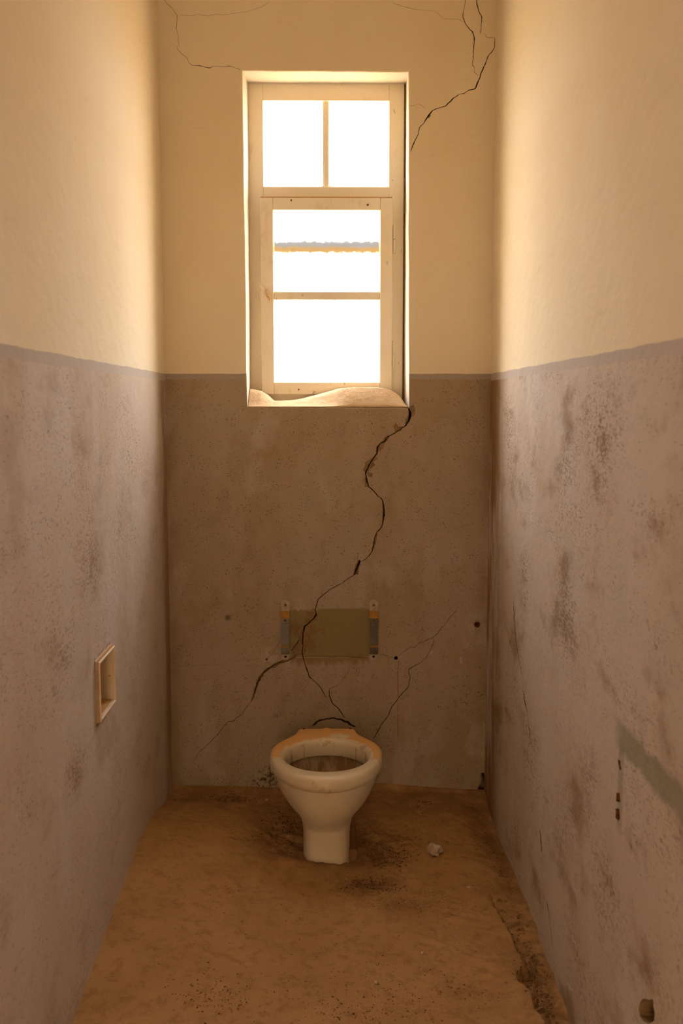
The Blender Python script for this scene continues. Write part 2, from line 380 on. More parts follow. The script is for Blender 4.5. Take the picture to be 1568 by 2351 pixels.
def bracket_material(name, a, b):
    n = NT(name)
    c = n.mix(n.ss(0.35, 0.68, n.noise(28, 5, n.vec(1, 1, 0.6), 0.7)), a, b)
    c = n.mix(n.mul(n.ss(0.60, 0.70, n.noise(90, 3)), 0.3), c, (0.34, 0.27, 0.19))
    return n.finish(c, 0.65, 0.3, n.bump(n.noise(200, 3), 0.2, 0.002))
M['bracket'] = bracket_material('weathered_grey_bracket', (0.26, 0.235, 0.20), (0.17, 0.15, 0.125))
M['bracket_dark'] = bracket_material('weathered_dark_bracket', (0.16, 0.14, 0.115), (0.085, 0.073, 0.06))
M['tab'] = plain('painted_bracket_tab', (0.50, 0.41, 0.32), (0.40, 0.31, 0.22), 60, 0.75, 0.25, 0.2)
M['ochre'] = plain('ochre_sand_on_bracket', (0.44, 0.22, 0.05), (0.36, 0.18, 0.05), 90, 0.85, 0.15)
M['plaster_lump'] = plain('broken_plaster', (0.60, 0.49, 0.36), (0.46, 0.34, 0.22), 70, 0.95, 0.08, 0.6)
M['grit_dark'] = plain('dark_grit', (0.10, 0.055, 0.028), (0.17, 0.09, 0.04), 30, 0.95, 0.05)
M['grit_brown'] = plain('brown_crumbs', (0.34, 0.19, 0.085), (0.24, 0.125, 0.05), 30, 0.95, 0.05)

def glass_material():
    n = NT('dusty_window_glass')
    tr = n.t.nodes.new('ShaderNodeBsdfTransparent'); df = n.t.nodes.new('ShaderNodeBsdfDiffuse')
    gl = n.t.nodes.new('ShaderNodeBsdfGlossy'); gl.inputs['Roughness'].default_value = 0.08
    # fuzzy strip of grime across the upper sash pane: grey on top, amber below
    nz = n.mul(n.sub(n.noise(60, 5, n.vec(1, 1, 1.2), 0.75), 0.5), 0.040)
    zz = n.add(n.z, nz)
    inside = n.mul(n.win(-0.24, 0.23, n.x, 0.002), n.ss(2.4, 2.3, n.z))
    band = n.mul(n.win(2.090, 2.140, zz, 0.009), inside)
    bc = n.mix(n.ss(2.107, 2.122, zz), (0.215, 0.165, 0.10), (0.165, 0.170, 0.175))
    edge = n.mul(n.mul(n.ss(0.196, 0.203, n.add(n.x, n.mul(nz, 0.6))), n.win(2.03, 2.12, zz, 0.02)), inside)
    spots = n.mul(n.ss(0.60, 0.68, n.noise(45, 4, None, 0.7)), n.ss(0.50, 0.62, n.noise(7, 3)))
    c = n.mix(n.mul(spots, 0.5), (0.94, 0.93, 0.91), (0.50, 0.42, 0.30))
    c = n.mix(band, c, bc)
    c = n.mix(edge, c, (0.23, 0.18, 0.11))
    n.t.links.new(c, tr.inputs['Color'])
    df.inputs['Color'].default_value = (0.55, 0.45, 0.32, 1)
    m1 = n.t.nodes.new('ShaderNodeMixShader'); m1.inputs[0].default_value = 0.03
    n.t.links.new(tr.outputs[0], m1.inputs[1]); n.t.links.new(gl.outputs[0], m1.inputs[2])
    m2 = n.t.nodes.new('ShaderNodeMixShader'); n.put(m2.inputs[0], n.mul(band, 0.25))
    n.t.links.new(m1.outputs[0], m2.inputs[1]); n.t.links.new(df.outputs[0], m2.inputs[2])
    n.t.links.new(m2.outputs[0], n.out.inputs['Surface'])
    return n.mat
M['glass'] = glass_material()

# ------------------------------------------------------------------ cutting cracks into walls
def resample(pts, wid, step, jag, seed):
    r = random.Random(seed); P = []; W = []
    for i in range(len(pts) - 1):
        a, b = Vector(pts[i]), Vector(pts[i + 1]); L = (b - a).length; k = max(1, int(L / step))
        nrm = Vector((-(b - a).y, (b - a).x)).normalized() if L > 0 else Vector((0, 0))
        for j in range(k):
            t = j / k; off = 0 if j == 0 else r.uniform(-jag, jag)
            P.append(a.lerp(b, t) + nrm * off)
            W.append((wid[i] * (1 - t) + wid[i + 1] * t) * r.uniform(0.7, 1.3))
    P.append(Vector(pts[-1])); W.append(wid[-1])
    return P, W
class Wall:
    """plane a photo pixel is mapped to, and the inward direction of its cuts"""
    def __init__(s, axis, val, inward): s.axis, s.val, s.inw = axis, val, Vector(inward)
    def pt(s, px, py, d): return at(px, py, s.axis, s.val) + s.inw * d
BACK = Wall(1, 0.0, (0, 1, 0)); LEFT = Wall(0, XL, (-1, 0, 0)); RIGHT = Wall(0, XR, (1, 0, 0))
def crack_cutter(wall, pts, wid, depth, mat, step=5.0, jag=0.7, seed=1):
    if not isinstance(wid, (list, tuple)): wid = [wid] * len(pts)
    P, W = resample(pts, wid, step, jag, seed)
    n = len(P); verts = []; faces = []
    for i in range(n):
        t = (P[min(i + 1, n - 1)] - P[max(i - 1, 0)]);
        t = t.normalized() if t.length > 0 else Vector((1, 0))
        nr = Vector((-t.y, t.x)); w = max(W[i], 0.35) / 2
        if i in (0, n - 1): w *= 0.35
        a, b = P[i] + nr * w, P[i] - nr * w; c, d = P[i] + nr * w * 0.5, P[i] - nr * w * 0.5
        verts += [wall.pt(a.x, a.y, -0.012), wall.pt(b.x, b.y, -0.012), wall.pt(d.x, d.y, depth), wall.pt(c.x, c.y, depth)]
    for i in range(n - 1):
        o, q = 4 * i, 4 * i + 4
        for k in range(4): faces.append((o + k, o + (k + 1) % 4, q + (k + 1) % 4, q + k))
    faces.append((3, 2, 1, 0)); e_ = 4 * (n - 1); faces.append((e_, e_ + 1, e_ + 2, e_ + 3))
    return cutter(verts, faces, mat)
def chip_cutter(wall, poly, depth, mat, taper=0.85, seed=1, step=4.0, jag=0.8):
    r = random.Random(seed); P = []
    for i in range(len(poly)):
        a, b = Vector(poly[i]), Vector(poly[(i + 1) % len(poly)]); k = max(1, int((b - a).length / step))
        for j in range(k):
            P.append(a.lerp(b, j / k) + Vector((r.uniform(-jag, jag), r.uniform(-jag, jag))) * (1 if j else 0.3))
    c = sum(P, Vector((0, 0))) / len(P); n = len(P)
    verts = [wall.pt(p.x, p.y, -0.012) for p in P] + [wall.pt(*(c + (p - c) * taper), depth) for p in P]
    faces = [tuple(range(n)), tuple(range(2 * n - 1, n - 1, -1))] + [(i, n + i, n + (i + 1) % n, (i + 1) % n) for i in range(n)]
    return cutter(verts, faces, mat)
def round_cutter(wall, px, py, r, depth, mat, n=14):
    c = wall.pt(px, py, -0.012); bm = bmesh.new(); add_disc_cyl(bm, c, wall.inw, r, depth + 0.012, n)
    bmesh.ops.recalc_face_normals(bm, faces=bm.faces)
    me = bpy.data.meshes.new('cut'); bm.to_mesh(me); bm.free(); me.materials.append(mat)
    o = bpy.data.objects.new('cut', me); COL.objects.link(o); return o
def cutter(verts, faces, mat):
    bm = bmesh.new(); vs = [bm.verts.new(v) for v in verts]
    for f in faces:
        try: bm.faces.new([vs[i] for i in f])
        except ValueError: pass
    bmesh.ops.recalc_face_normals(bm, faces=bm.faces)
    me = bpy.data.meshes.new('cut'); bm.to_mesh(me); bm.free(); me.materials.append(mat)
    o = bpy.data.objects.new('cut', me); COL.objects.link(o); return o
def batches(cutters):
    """join cutters that keep clear of each other, so that few boolean steps are needed"""
    groups = []
    for c in cutters:
        P = np.array([tuple(v.co) for v in c.data.vertices]); lo, hi = P.min(0) - 0.004, P.max(0) + 0.004
        for g in groups:
            if all(np.any(lo > b) or np.any(hi < a) for a, b in g[1]): g[0].append(c); g[1].append((lo, hi)); break
        else: groups.append(([c], [(lo, hi)]))
    out = []
    for cs, _ in groups:
        V, F, I, mats = [], [], [], []
        for c in cs:
            o = len(V); V += [tuple(v.co) for v in c.data.vertices]; m_ = c.data.materials[0]
            if m_ not in mats: mats.append(m_)
            for p in c.data.polygons: F.append([o + i for i in p.vertices]); I.append(mats.index(m_))
            d = c.data; bpy.data.objects.remove(c); bpy.data.meshes.remove(d)
        me = bpy.data.meshes.new('cut'); me.from_pydata(V, [], F)
        for m_ in mats: me.materials.append(m_)
        me.polygons.foreach_set('material_index', I); me.update()
        ob_ = bpy.data.objects.new('cut', me); COL.objects.link(ob_); out.append(ob_)
    return out
def carve(obj, cutters):
    cutters = batches(cutters)
    for c in cutters:
        md = obj.modifiers.new('b', 'BOOLEAN'); md.operation = 'DIFFERENCE'; md.object = c
        md.solver = 'EXACT'; md.material_mode = 'TRANSFER'
    dg = bpy.context.evaluated_depsgraph_get(); dg.update()
    me = bpy.data.meshes.new_from_object(obj.evaluated_get(dg), depsgraph=dg)
    obj.modifiers.clear(); old = obj.data; me.name = old.name; obj.data = me
    bpy.data.meshes.remove(old)
    for c in cutters:
        m_ = c.data; bpy.data.objects.remove(c); bpy.data.meshes.remove(m_)
def zp(x0, y0, s, pts): return [(x0 + x / s, y0 + y / s) for x, y in pts]

# ------------------------------------------------------------------ back wall with splayed window opening
FY = 0.20                                         # window frame stands this far inside the opening
pA, pB, pC, pD = at(557, 163, 1, 0), at(937, 166, 1, 0), at(938, 935, 1, 0), at(568, 935, 1, 0)
qA, qB = at(569, 189, 1, FY), at(930, 194, 1, FY)
bx0, bx1, bzt, bzb = qA.x, qB.x + 0.004, (qA.z + qB.z) / 2, pC.z
def build_back_wall():
    N = 26; rr = random.Random(3)
    def side(a, b):
        out = []
        for i in range(N):
            t = i / N; p = a.lerp(b, t); out.append(p)
        return out
    front = [pA, pB, pC, pD]; back = [Vector((bx0, FY, bzt)), Vector((bx1, FY, bzt)), Vector((bx1, FY, bzb)), Vector((bx0, FY, bzb))]
    c = sum(front, Vector()) / 4
    jit = [rr.uniform(-0.0012, 0.0012) for _ in range(4 * N)]
    jit = [(jit[i - 1] + jit[i] + jit[(i + 1) % (4 * N)]) / 2 for i in range(4 * N)]
    def loop(cs, off, y, js):
        L = []
        for k in range(4):
            for i, p in enumerate(side(cs[k], cs[(k + 1) % 4])):
                j = jit[k * N + i] * js + off
                d = Vector(((0, 0, 1), (1, 0, 0), (0, 0, -1), (-1, 0, 0))[k])
                if i == 0: d = d + Vector(((-1, 0, 0), (0, 0, 1), (1, 0, 0), (0, 0, -1))[k])
                q = p + d * j; L.append(Vector((q.x, p.y if y is None else y, q.z)))
        return L
    loops = [loop(front, 0.005, 0.0, 1.0), loop(front, 0.0015, 0.0015, 1.0), loop(front, 0.0, 0.006, 1.0),
             loop(back, 0.0, FY - 0.003, 0.6), loop(back, 0.0, FY + 0.15, 0.0)]
    bm = bmesh.new(); V = [[bm.verts.new(p) for p in L] for L in loops]; T = 4 * N
    for a in range(len(V) - 1):
        for i in range(T): bm.faces.new((V[a][i], V[a][(i + 1) % T], V[a + 1][(i + 1) % T], V[a + 1][i]))
    x0, x1, z0, z1, y1 = XL - 0.2, XR + 0.2, -0.35, ZC, FY + 0.15
    of = [bm.verts.new(p) for p in ((x0, 0, z1), (x1, 0, z1), (x1, 0, z0), (x0, 0, z0))]
    ob = [bm.verts.new(p) for p in ((x0, y1, z1), (x1, y1, z1), (x1, y1, z0), (x0, y1, z0))]
    for k in range(4):
        j = (k + 1) % 4
        idx = [(k * N + i) % T for i in range(N + 1)]
        bm.faces.new([of[k], of[j]] + [V[0][i] for i in reversed(idx)])
        bm.faces.new([ob[j], ob[k]] + [V[-1][i] for i in idx])
        bm.faces.new((of[k], ob[k], ob[j], of[j]))
    return bm_obj('wall_back', bm, M['wall_back'])
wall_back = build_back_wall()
prop(wall_back, 'cracked end wall, cream above a grey-brown dado, with the window', kind='structure')

C1, C2, C3, C4, C5 = (900, 0, 5.6), (330, 0, 5.407), (700, 900, 5.227), (560, 1340, 4.612), (820, 1340, 4.9)
ck, hr, ex = M['crack'], M['hair'], M['exposed']
cuts = [
 # broken plaster around the cracks first (shallow), then the open cracks
 chip_cutter(BACK, zp(*C3, [(1245, 190), (1300, 140), (1328, 190), (1318, 280), (1285, 300), (1262, 350), (1225, 400), (1195, 390), (1205, 330), (1240, 270)]), 0.004, ex, 0.9, 2),
 chip_cutter(BACK, zp(*C3, [(1062, 400), (1090, 370), (1120, 415), (1190, 410), (1150, 465), (1075, 490)]), 0.003, ex, 0.9, 3),
 chip_cutter(BACK, zp(*C3, [(1005, 515), (1020, 545), (965, 610), (930, 690), (890, 715), (850, 715), (850, 660), (920, 590), (960, 535)]), 0.004, ex, 0.9, 4),
 chip_cutter(BACK, zp(*C3, [(850, 755), (880, 800), (820, 830), (845, 880), (790, 920), (760, 960), (820, 985), (800, 1030), (760, 1010), (720, 960), (690, 940), (725, 880), (715, 850), (780, 800)]), 0.004, ex, 0.92, 5),
 chip_cutter(BACK, zp(*C3, [(712, 1030), (745, 1040), (765, 1100), (775, 1145), (715, 1135)]), 0.004, ex, 0.9, 6),
 chip_cutter(BACK, zp(*C3, [(640, 2012), (680, 2025), (650, 2110), (638, 2195), (578, 2192), (600, 2090)]), 0.012, ex, 0.92, 7),
 chip_cutter(BACK, zp(*C3, [(925, 1280), (945, 1300), (965, 1440), (950, 1540), (930, 1560), (930, 1400)]), 0.003, ex, 0.9, 8),
 chip_cutter(BACK, zp(*C3, [(860, 1690), (880, 1700), (855, 1790), (835, 1880), (815, 1890), (830, 1770)]), 0.003, ex, 0.9, 9),
 chip_cutter(BACK, zp(*C1, [(480, 1450), (500, 1480), (470, 1525), (455, 1520)]), 0.004, ex, 0.9, 10),
 chip_cutter(BACK, zp(*C4, [(670, 290), (760, 285), (800, 320), (770, 380), (700, 420), (690, 470), (700, 560), (660, 700), (640, 760), (590, 755), (520, 770), (500, 700), (590, 590), (530, 520), (560, 460), (620, 430), (640, 370)]), 0.0025, ex, 0.95, 11),
 crack_cutter(BACK, zp(*C4, [(560, 765), (490, 795), (430, 815), (350, 850), (290, 880), (220, 930), (170, 990), (140, 1060), (115, 1130), (100, 1200), (70, 1255)]), [6, 9, 9, 10, 10, 10, 9, 9, 8, 7, 4], 0.007, ex, 5, 1.2, 12),
 crack_cutter(BACK, zp(*C4, [(610, 768), (720, 768), (850, 770), (1000, 768), (1120, 772), (1200, 780), (1320, 785)]), [2, 3, 3, 3, 4, 6, 5], 0.004, ex, 5, 1.0, 13),
 crack_cutter(BACK, zp(*C4, [(722, 1508), (760, 1475), (805, 1446), (860, 1436), (940, 1424), (1040, 1442), (1100, 1465), (1140, 1500), (1185, 1516)]), [3, 6, 5, 3, 4, 6, 7, 5, 3], 0.012, ck, 4, 1.2, 14),
 chip_cutter(BACK, [(1103, 1776), (1111, 1774), (1115, 1822), (1094, 1822), (1098, 1806), (1104, 1796)], 0.05, ck, 0.9, 15),
 # open cracks
 crack_cutter(BACK, zp(*C1, [(1320, 480), (1318, 600), (1295, 650), (1245, 705), (1215, 780), (1175, 870), (1140, 950), (1130, 1000), (1070, 1140), (985, 1160), (920, 1205), (870, 1207)]), [.9, 1.6, 1.6, 1.8, 2, 2.4, 2.6, 3, 2.8, 1.6, 1.6, 1.0], 0.03, ck, 4, 0.6, 21),
 crack_cutter(BACK, zp(*C1, [(900, 1204), (860, 1212), (780, 1270), (690, 1365), (610, 1385), (520, 1420), (480, 1470), (440, 1530), (410, 1580), (350, 1645), (340, 1720), (300, 1800), (265, 1870), (240, 1955)]), [.8, 1.4, 2.4, 2.4, 1.2, 1.8, 3.2, 3, 2.2, 1.8, 2.0, 2, 2.6, 1.2], 0.03, ck, 4, 0.6, 22),
 crack_cutter(BACK, zp(*C1, [(950, -20), (920, 140), (910, 215), (940, 295), (1000, 380), (1035, 410), (1058, 480), (1050, 600), (1045, 720), (1035, 840), (1060, 870), (1058, 930), (1110, 970)]), [.9, 1.3, 1.8, 1.6, 2, 2.4, 2.8, 2, 1.6, 1.2, .9, .8, .6], 0.03, ck, 4, 0.5, 23),
 crack_cutter(BACK, zp(*C1, [(1090, -20), (1090, 50), (1110, 130), (1155, 220), (1150, 300), (1135, 440)]), [2.4, 2.2, 1.6, 2, 1.4, 1.2], 0.03, ck, 4, 0.5, 24),
 crack_cutter(BACK, zp(*C1, [(1190, 440), (1215, 475), (1250, 488), (1316, 482)]), .8, 0.01, hr, 4, 0.5, 25),
 crack_cutter(BACK, zp(*C1, [(0, 20), (60, 60), (160, 85), (250, 110), (400, 130), (520, 130), (600, 180), (650, 230), (740, 245), (850, 245), (925, 290)]), .7, 0.004, hr, 5, 0.6, 26),
 crack_cutter(BACK, zp(*C1, [(225, 1357), (260, 1362), (330, 1340), (380, 1350), (430, 1400)]), .8, 0.005, hr, 5, 0.5, 27),
 crack_cutter(BACK, zp(*C2, [(245, -10), (290, 50), (350, 100), (415, 190), (410, 290), (400, 350), (425, 420), (430, 520), (440, 580)]), [1, 1.1, 1.1, 1.2, 1.2, 1.2, 1.1, 1, .7], 0.008, hr, 4, 0.6, 28),
 crack_cutter(BACK, zp(*C2, [(400, 560), (425, 620), (470, 670), (540, 720), (560, 780), (600, 810), (690, 813), (740, 828), (815, 845), (860, 822), (930, 827), (1000, 830), (1055, 820), (1110, 832), (1145, 848), (1170, 845), (1200, 878)]), [.6, .9, 1, 1, 1, 1, 2.6, 1, 2.4, .8, .9, .9, 1.6, .9, .8, 1.1, 1], 0.008, ck, 4, 0.5, 29),
 crack_cutter(BACK, zp(*C2, [(430, 185), (560, 192), (680, 178), (800, 195), (900, 175), (1000, 185), (1150, 160), (1300, 140), (1450, 90), (1560, 25)]), .6, 0.004, hr, 5, 0.6, 30),
 crack_cutter(BACK, zp(*C3, [(1236, 178), (1266, 250), (1250, 330), (1210, 400), (1130, 465), (1050, 508), (1000, 535), (960, 590), (900, 620), (868, 670), (865, 740), (820, 800), (780, 860), (750, 930), (725, 975), (735, 1020), (745, 1080), (770, 1140), (830, 1190), (885, 1260)]), [3, 7, 4, 2.5, 2, 1.6, 2.4, 3, 2, 5, 2.4, 3, 3, 3.2, 2.2, 2.6, 4, 2.4, 2.4, 3], 0.05, ck, 4, 0.7, 31),
 crack_cutter(BACK, zp(*C3, [(880, 1252), (925, 1285), (945, 1370), (950, 1480), (935, 1570), (905, 1640), (865, 1680), (835, 1760), (820, 1850), (810, 1900), (780, 1950), (720, 2010), (680, 2040)]), [2.4, 1.8, 2.4, 4, 3, 2.4, 2, 2.4, 3, 2.2, 1.8, 1.5, 1], 0.05, ck, 4, 0.7, 32),
 crack_cutter(BACK, zp(*C3, [(662, 2020), (640, 2080), (620, 2130), (600, 2185), (575, 2205), (500, 2250), (440, 2300)]), [4, 4.5, 4, 2, 1.3, 1.3, 1.3], 0.05, ck, 4, 0.6, 33),
 crack_cutter(BACK, zp(*C4, [(1035, 0), (930, 50), (850, 110), (785, 165), (770, 220), (755, 280), (765, 330), (740, 370), (680, 425), (640, 455), (625, 520), (622, 600), (625, 660), (615, 730), (625, 770), (640, 830)]), [1.3, 1.4, 1.4, 2.2, 1.8, 1.4, 4.5, 3, 2.2, 5.5, 3, 2, 2, 2, 2, 1.4], 0.04, ck, 4, 0.6, 34),
 crack_cutter(BACK, zp(*C4, [(635, 815), (665, 900), (695, 990), (740, 1030), (800, 1085), (840, 1150), (870, 1215)]), [1.3, 2.2, 2.2, 1.6, 1.8, 1.5, .7], 0.03, ck, 4, 0.6, 35),
 crack_cutter(BACK, zp(*C4, [(905, 1110), (908, 1200), (940, 1270), (1000, 1320), (1040, 1380), (1072, 1425)]), [1, 2.2, 1.8, 2.2, 2, 1.6], 0.03, ck, 4, 0.6, 36),
 crack_cutter(BACK, zp(*C4, [(870, 1080), (905, 1110), (940, 1100), (1000, 1075), (1050, 1010), (1100, 940), (1120, 850)]), .8, 0.006, hr, 5, 0.6, 37),
 crack_cutter(BACK, zp(*C4, [(585, 590), (540, 660), (495, 715)]), [1.8, 1.6, 1.2], 0.02, ck, 4, 0.5, 38),
 crack_cutter(BACK, zp(*C4, [(400, 825), (300, 875), (215, 935), (170, 1000), (130, 1090), (105, 1170)]), [1.4, 2, 2, 2.2, 2.2, 2.4], 0.03, ck, 4, 0.8, 39),
 crack_cutter(BACK, zp(380, 1380, 5.227, [(1010, 1225), (940, 1320), (930, 1360), (870, 1385), (820, 1435), (750, 1450), (700, 1500), (650, 1568)]) + zp(360, 1640, 4.612, [(640, 220), (560, 300), (450, 400), (390, 490)]), [.9, .9, .9, 1.3, 1.5, 1, 1, 1, 1, 1, .9, .6], 0.008, ck, 4, 0.6, 40),
 crack_cutter(BACK, zp(380, 1380, 5.227, [(95, 780), (210, 770), (390, 775), (560, 765), (700, 770)]), .6, 0.003, hr, 5, 0.5, 41),
 crack_cutter(BACK, zp(380, 1380, 5.227, [(1395, 465), (1320, 570), (1260, 650), (1220, 695)]), .7, 0.004, hr, 5, 0.5, 42),
 crack_cutter(BACK, zp(380, 1380, 5.227, [(720, 700), (880, 718), (940, 685), (1000, 718), (1110, 690), (1200, 700)]), .6, 0.003, hr, 5, 0.5, 43),
 crack_cutter(BACK, zp(*C5, [(240, 797), (310, 800), (360, 825), (410, 830)]), 1.0, 0.006, hr, 4, 0.5, 44),
 crack_cutter(BACK, zp(*C5, [(465, 815), (530, 760), (605, 710), (650, 720), (690, 670), (760, 645), (850, 604), (900, 568), (940, 510), (1000, 440), (1050, 370), (1100, 320), (1130, 300)]), [.9, .9, .9, .8, .9, .9, .9, 1.2, 1.3, .9, 1.2, 1.1, .7], 0.008, ck, 4, 0.6, 45),
 crack_cutter(BACK, zp(*C5, [(860, 612), (860, 660), (835, 720), (810, 770), (780, 830), (710, 890), (620, 938), (580, 960), (578, 1000), (597, 1050), (575, 1160), (490, 1250), (450, 1310), (390, 1380), (350, 1480), (270, 1590), (220, 1680), (180, 1750)]), [.8, .8, .8, .8, .9, 1, 1.5, 1.3, 1.5, 1.6, 1.4, 1.6, 1.5, 1.7, 1.7, 2, 1.6, 1.5], 0.02, ck, 4, 0.6, 46),
 chip_cutter(BACK, zp(*C5, [(830, 745), (860, 780), (850, 800), (800, 800)]), 0.002, M['pale'], 0.9, 47),
 chip_cutter(BACK, zp(*C5, [(1160, 810), (1182, 820), (1175, 870), (1190, 910), (1160, 900), (1150, 860)]), 0.002, M['pale'], 0.9, 48),
 round_cutter(BACK, 1095, 1433.5, 0.0125, 0.06, M['rust']),
 round_cutter(BACK, 909, 1510.5, 0.0075, 0.04, ck, 8),
 round_cutter(BACK, 612.5, 1514, 0.0042, 0.03, M['rust'], 8),
]
carve(wall_back, cuts)

# ------------------------------------------------------------------ side walls, end wall with a doorway added for fill, ceiling
def simple_wall(name, x0, x1, y0, y1, z0, z1, mat): return prop(box_obj(name, x0, x1, y0, y1, z0, z1, mat), kind='structure')
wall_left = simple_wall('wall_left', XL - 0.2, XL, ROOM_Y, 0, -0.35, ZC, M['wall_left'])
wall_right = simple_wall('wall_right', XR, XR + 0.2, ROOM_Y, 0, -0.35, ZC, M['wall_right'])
wall_left['label'] = 'left side wall, cream over stained grey dado, holding the ceramic recess'
wall_right['label'] = 'right side wall, cream over heavily stained grey dado'
dsp = dict(y0=at(229, 1521, 0, -0.607).y, y1=at(264, 1484, 0, -0.607).y, z0=at(237, 1653, 0, -0.607).z, z1=at(229, 1521, 0, -0.607).z, x=-0.607)      # recessed holder on the left wall
dcut = box_obj('cut', XL - 0.12, XL + 0.02, dsp['y0'] + 0.006, dsp['y1'] - 0.006, dsp['z0'] + 0.006, dsp['z1'] - 0.006, M['exposed'])
carve(wall_left, [dcut])
R1 = (1100, 1200, 3.35); R2 = (1100, 1600, 3.35)
carve(wall_right, [
 crack_cutter(RIGHT, zp(*R1, [(262, 590), (268, 690), (272, 780), (282, 880), (290, 950), (300, 1030), (312, 1085), (330, 1180)]), [.6, 2.4, 1.2, 1.4, 1.2, .8, .8, .6], 0.006, ck, 5, 0.5, 61),
 crack_cutter(RIGHT, zp(*R1, [(338, 1300), (352, 1380), (368, 1450), (375, 1520), (388, 1600), (392, 1670)]), [1, 3, 1.6, 1, 1.4, 1], 0.006, ck, 5, 0.5, 62),
 chip_cutter(RIGHT, zp(*R1, [(330, 1262), (346, 1268), (350, 1320), (336, 1318)]), 0.002, M['pale'], 0.9, 63),
 chip_cutter(RIGHT, zp(*R2, [(1066, 478), (1086, 486), (1096, 560), (1078, 566)]), 0.008, M['rust'], 0.9, 64, 8),
 chip_cutter(RIGHT, zp(*R2, [(1056, 735), (1082, 738), (1086, 815), (1052, 806)]), 0.010, M['rust'], 0.9, 65, 8),
 chip_cutter(RIGHT, zp(*R2, [(1050, 855), (1080, 858), (1084, 935), (1070, 962), (1048, 930)]), 0.010, M['rust'], 0.9, 66, 8),
 crack_cutter(RIGHT, zp(*R2, [(468, 1010), (474, 1090), (480, 1195)]), [1, 2, 3], 0.006, ck, 6, 0.6, 67),
 chip_cutter(RIGHT, zp(*R2, [(738, 1350), (770, 1360), (752, 1440), (748, 1505), (728, 1480), (726, 1410)]), 0.002, M['pale'], 0.9, 68),
 chip_cutter(RIGHT, zp(1100, 2020, 3.35, [(712, 425), (740, 432), (745, 500), (722, 470)]), 0.002, M['pale'], 0.9, 69),
 chip_cutter(RIGHT, zp(1100, 2020, 3.35, [(668, 700), (688, 740), (722, 860), (705, 850), (676, 780)]), 0.002, M['pale'], 0.9, 70),
 chip_cutter(RIGHT, [(1466, 2316), (1469, 2300), (1478, 2291), (1489, 2295), (1499, 2293), (1503, 2320), (1502, 2345), (1490, 2352), (1478, 2346), (1468, 2334)], 0.07, ex, 0.8, 71, 6, 1.0),
 crack_cutter(RIGHT, zp(1100, 2020, 3.35, [(522, 170), (535, 260), (548, 360), (558, 450), (562, 500)]), [2, 1, .8, 1.2, 1.4], 0.005, ck, 6, 0.6, 72),
])
bm = bmesh.new()
for x0, x1, z0, z1 in ((XL - 0.2, -0.40, -0.35, ZC), (0.40, XR + 0.2, -0.35, ZC), (-0.40, 0.40, DOOR[2], ZC)):
    add_box(bm, x0, x1, ROOM_Y - 0.2, ROOM_Y, z0, z1)
prop(bm_obj('wall_front', bm, M['ceil']), 'entrance wall with an open doorway, behind the viewer', kind='structure')
M['yard'] = plain('sandy_courtyard_plaster', (0.74, 0.60, 0.42), (0.68, 0.52, 0.34), 2, 0.9, 0.1)  # warm colour for the added wall, tints the light it bounces in
prop(box_obj('wall_courtyard', -1.8, 1.8, ROOM_Y - 1.7, ROOM_Y - 1.5, -0.4, 3.3, M['yard']), 'sandy courtyard wall beyond the doorway behind the viewer', kind='structure')  # unseen wall added to bounce warm light through the doorway
prop(box_obj('ground_courtyard', -1.8, 1.8, ROOM_Y - 1.5, ROOM_Y - 0.2, -0.4, -0.05, M['sand']), 'sand outside the doorway behind the viewer', kind='structure')  # unseen ground added for the same bounced light
d1 = empty('door_1', (DOOR[1], ROOM_Y - 0.1, 0)); prop(d1, 'door standing almost shut behind the viewer', kind='structure')  # unseen panel added to cut down the light from the doorway
box_obj('door_leaf', 0, 0.40 - DOOR[1], -0.02, 0.02, -0.3, DOOR[2], M['paint'], d1)
prop(box_obj('ceiling', XL - 0.2, XR + 0.2, ROOM_Y - 0.2, FY + 0.15, ZC, ZC + 0.1, M['ceil']), kind='structure')

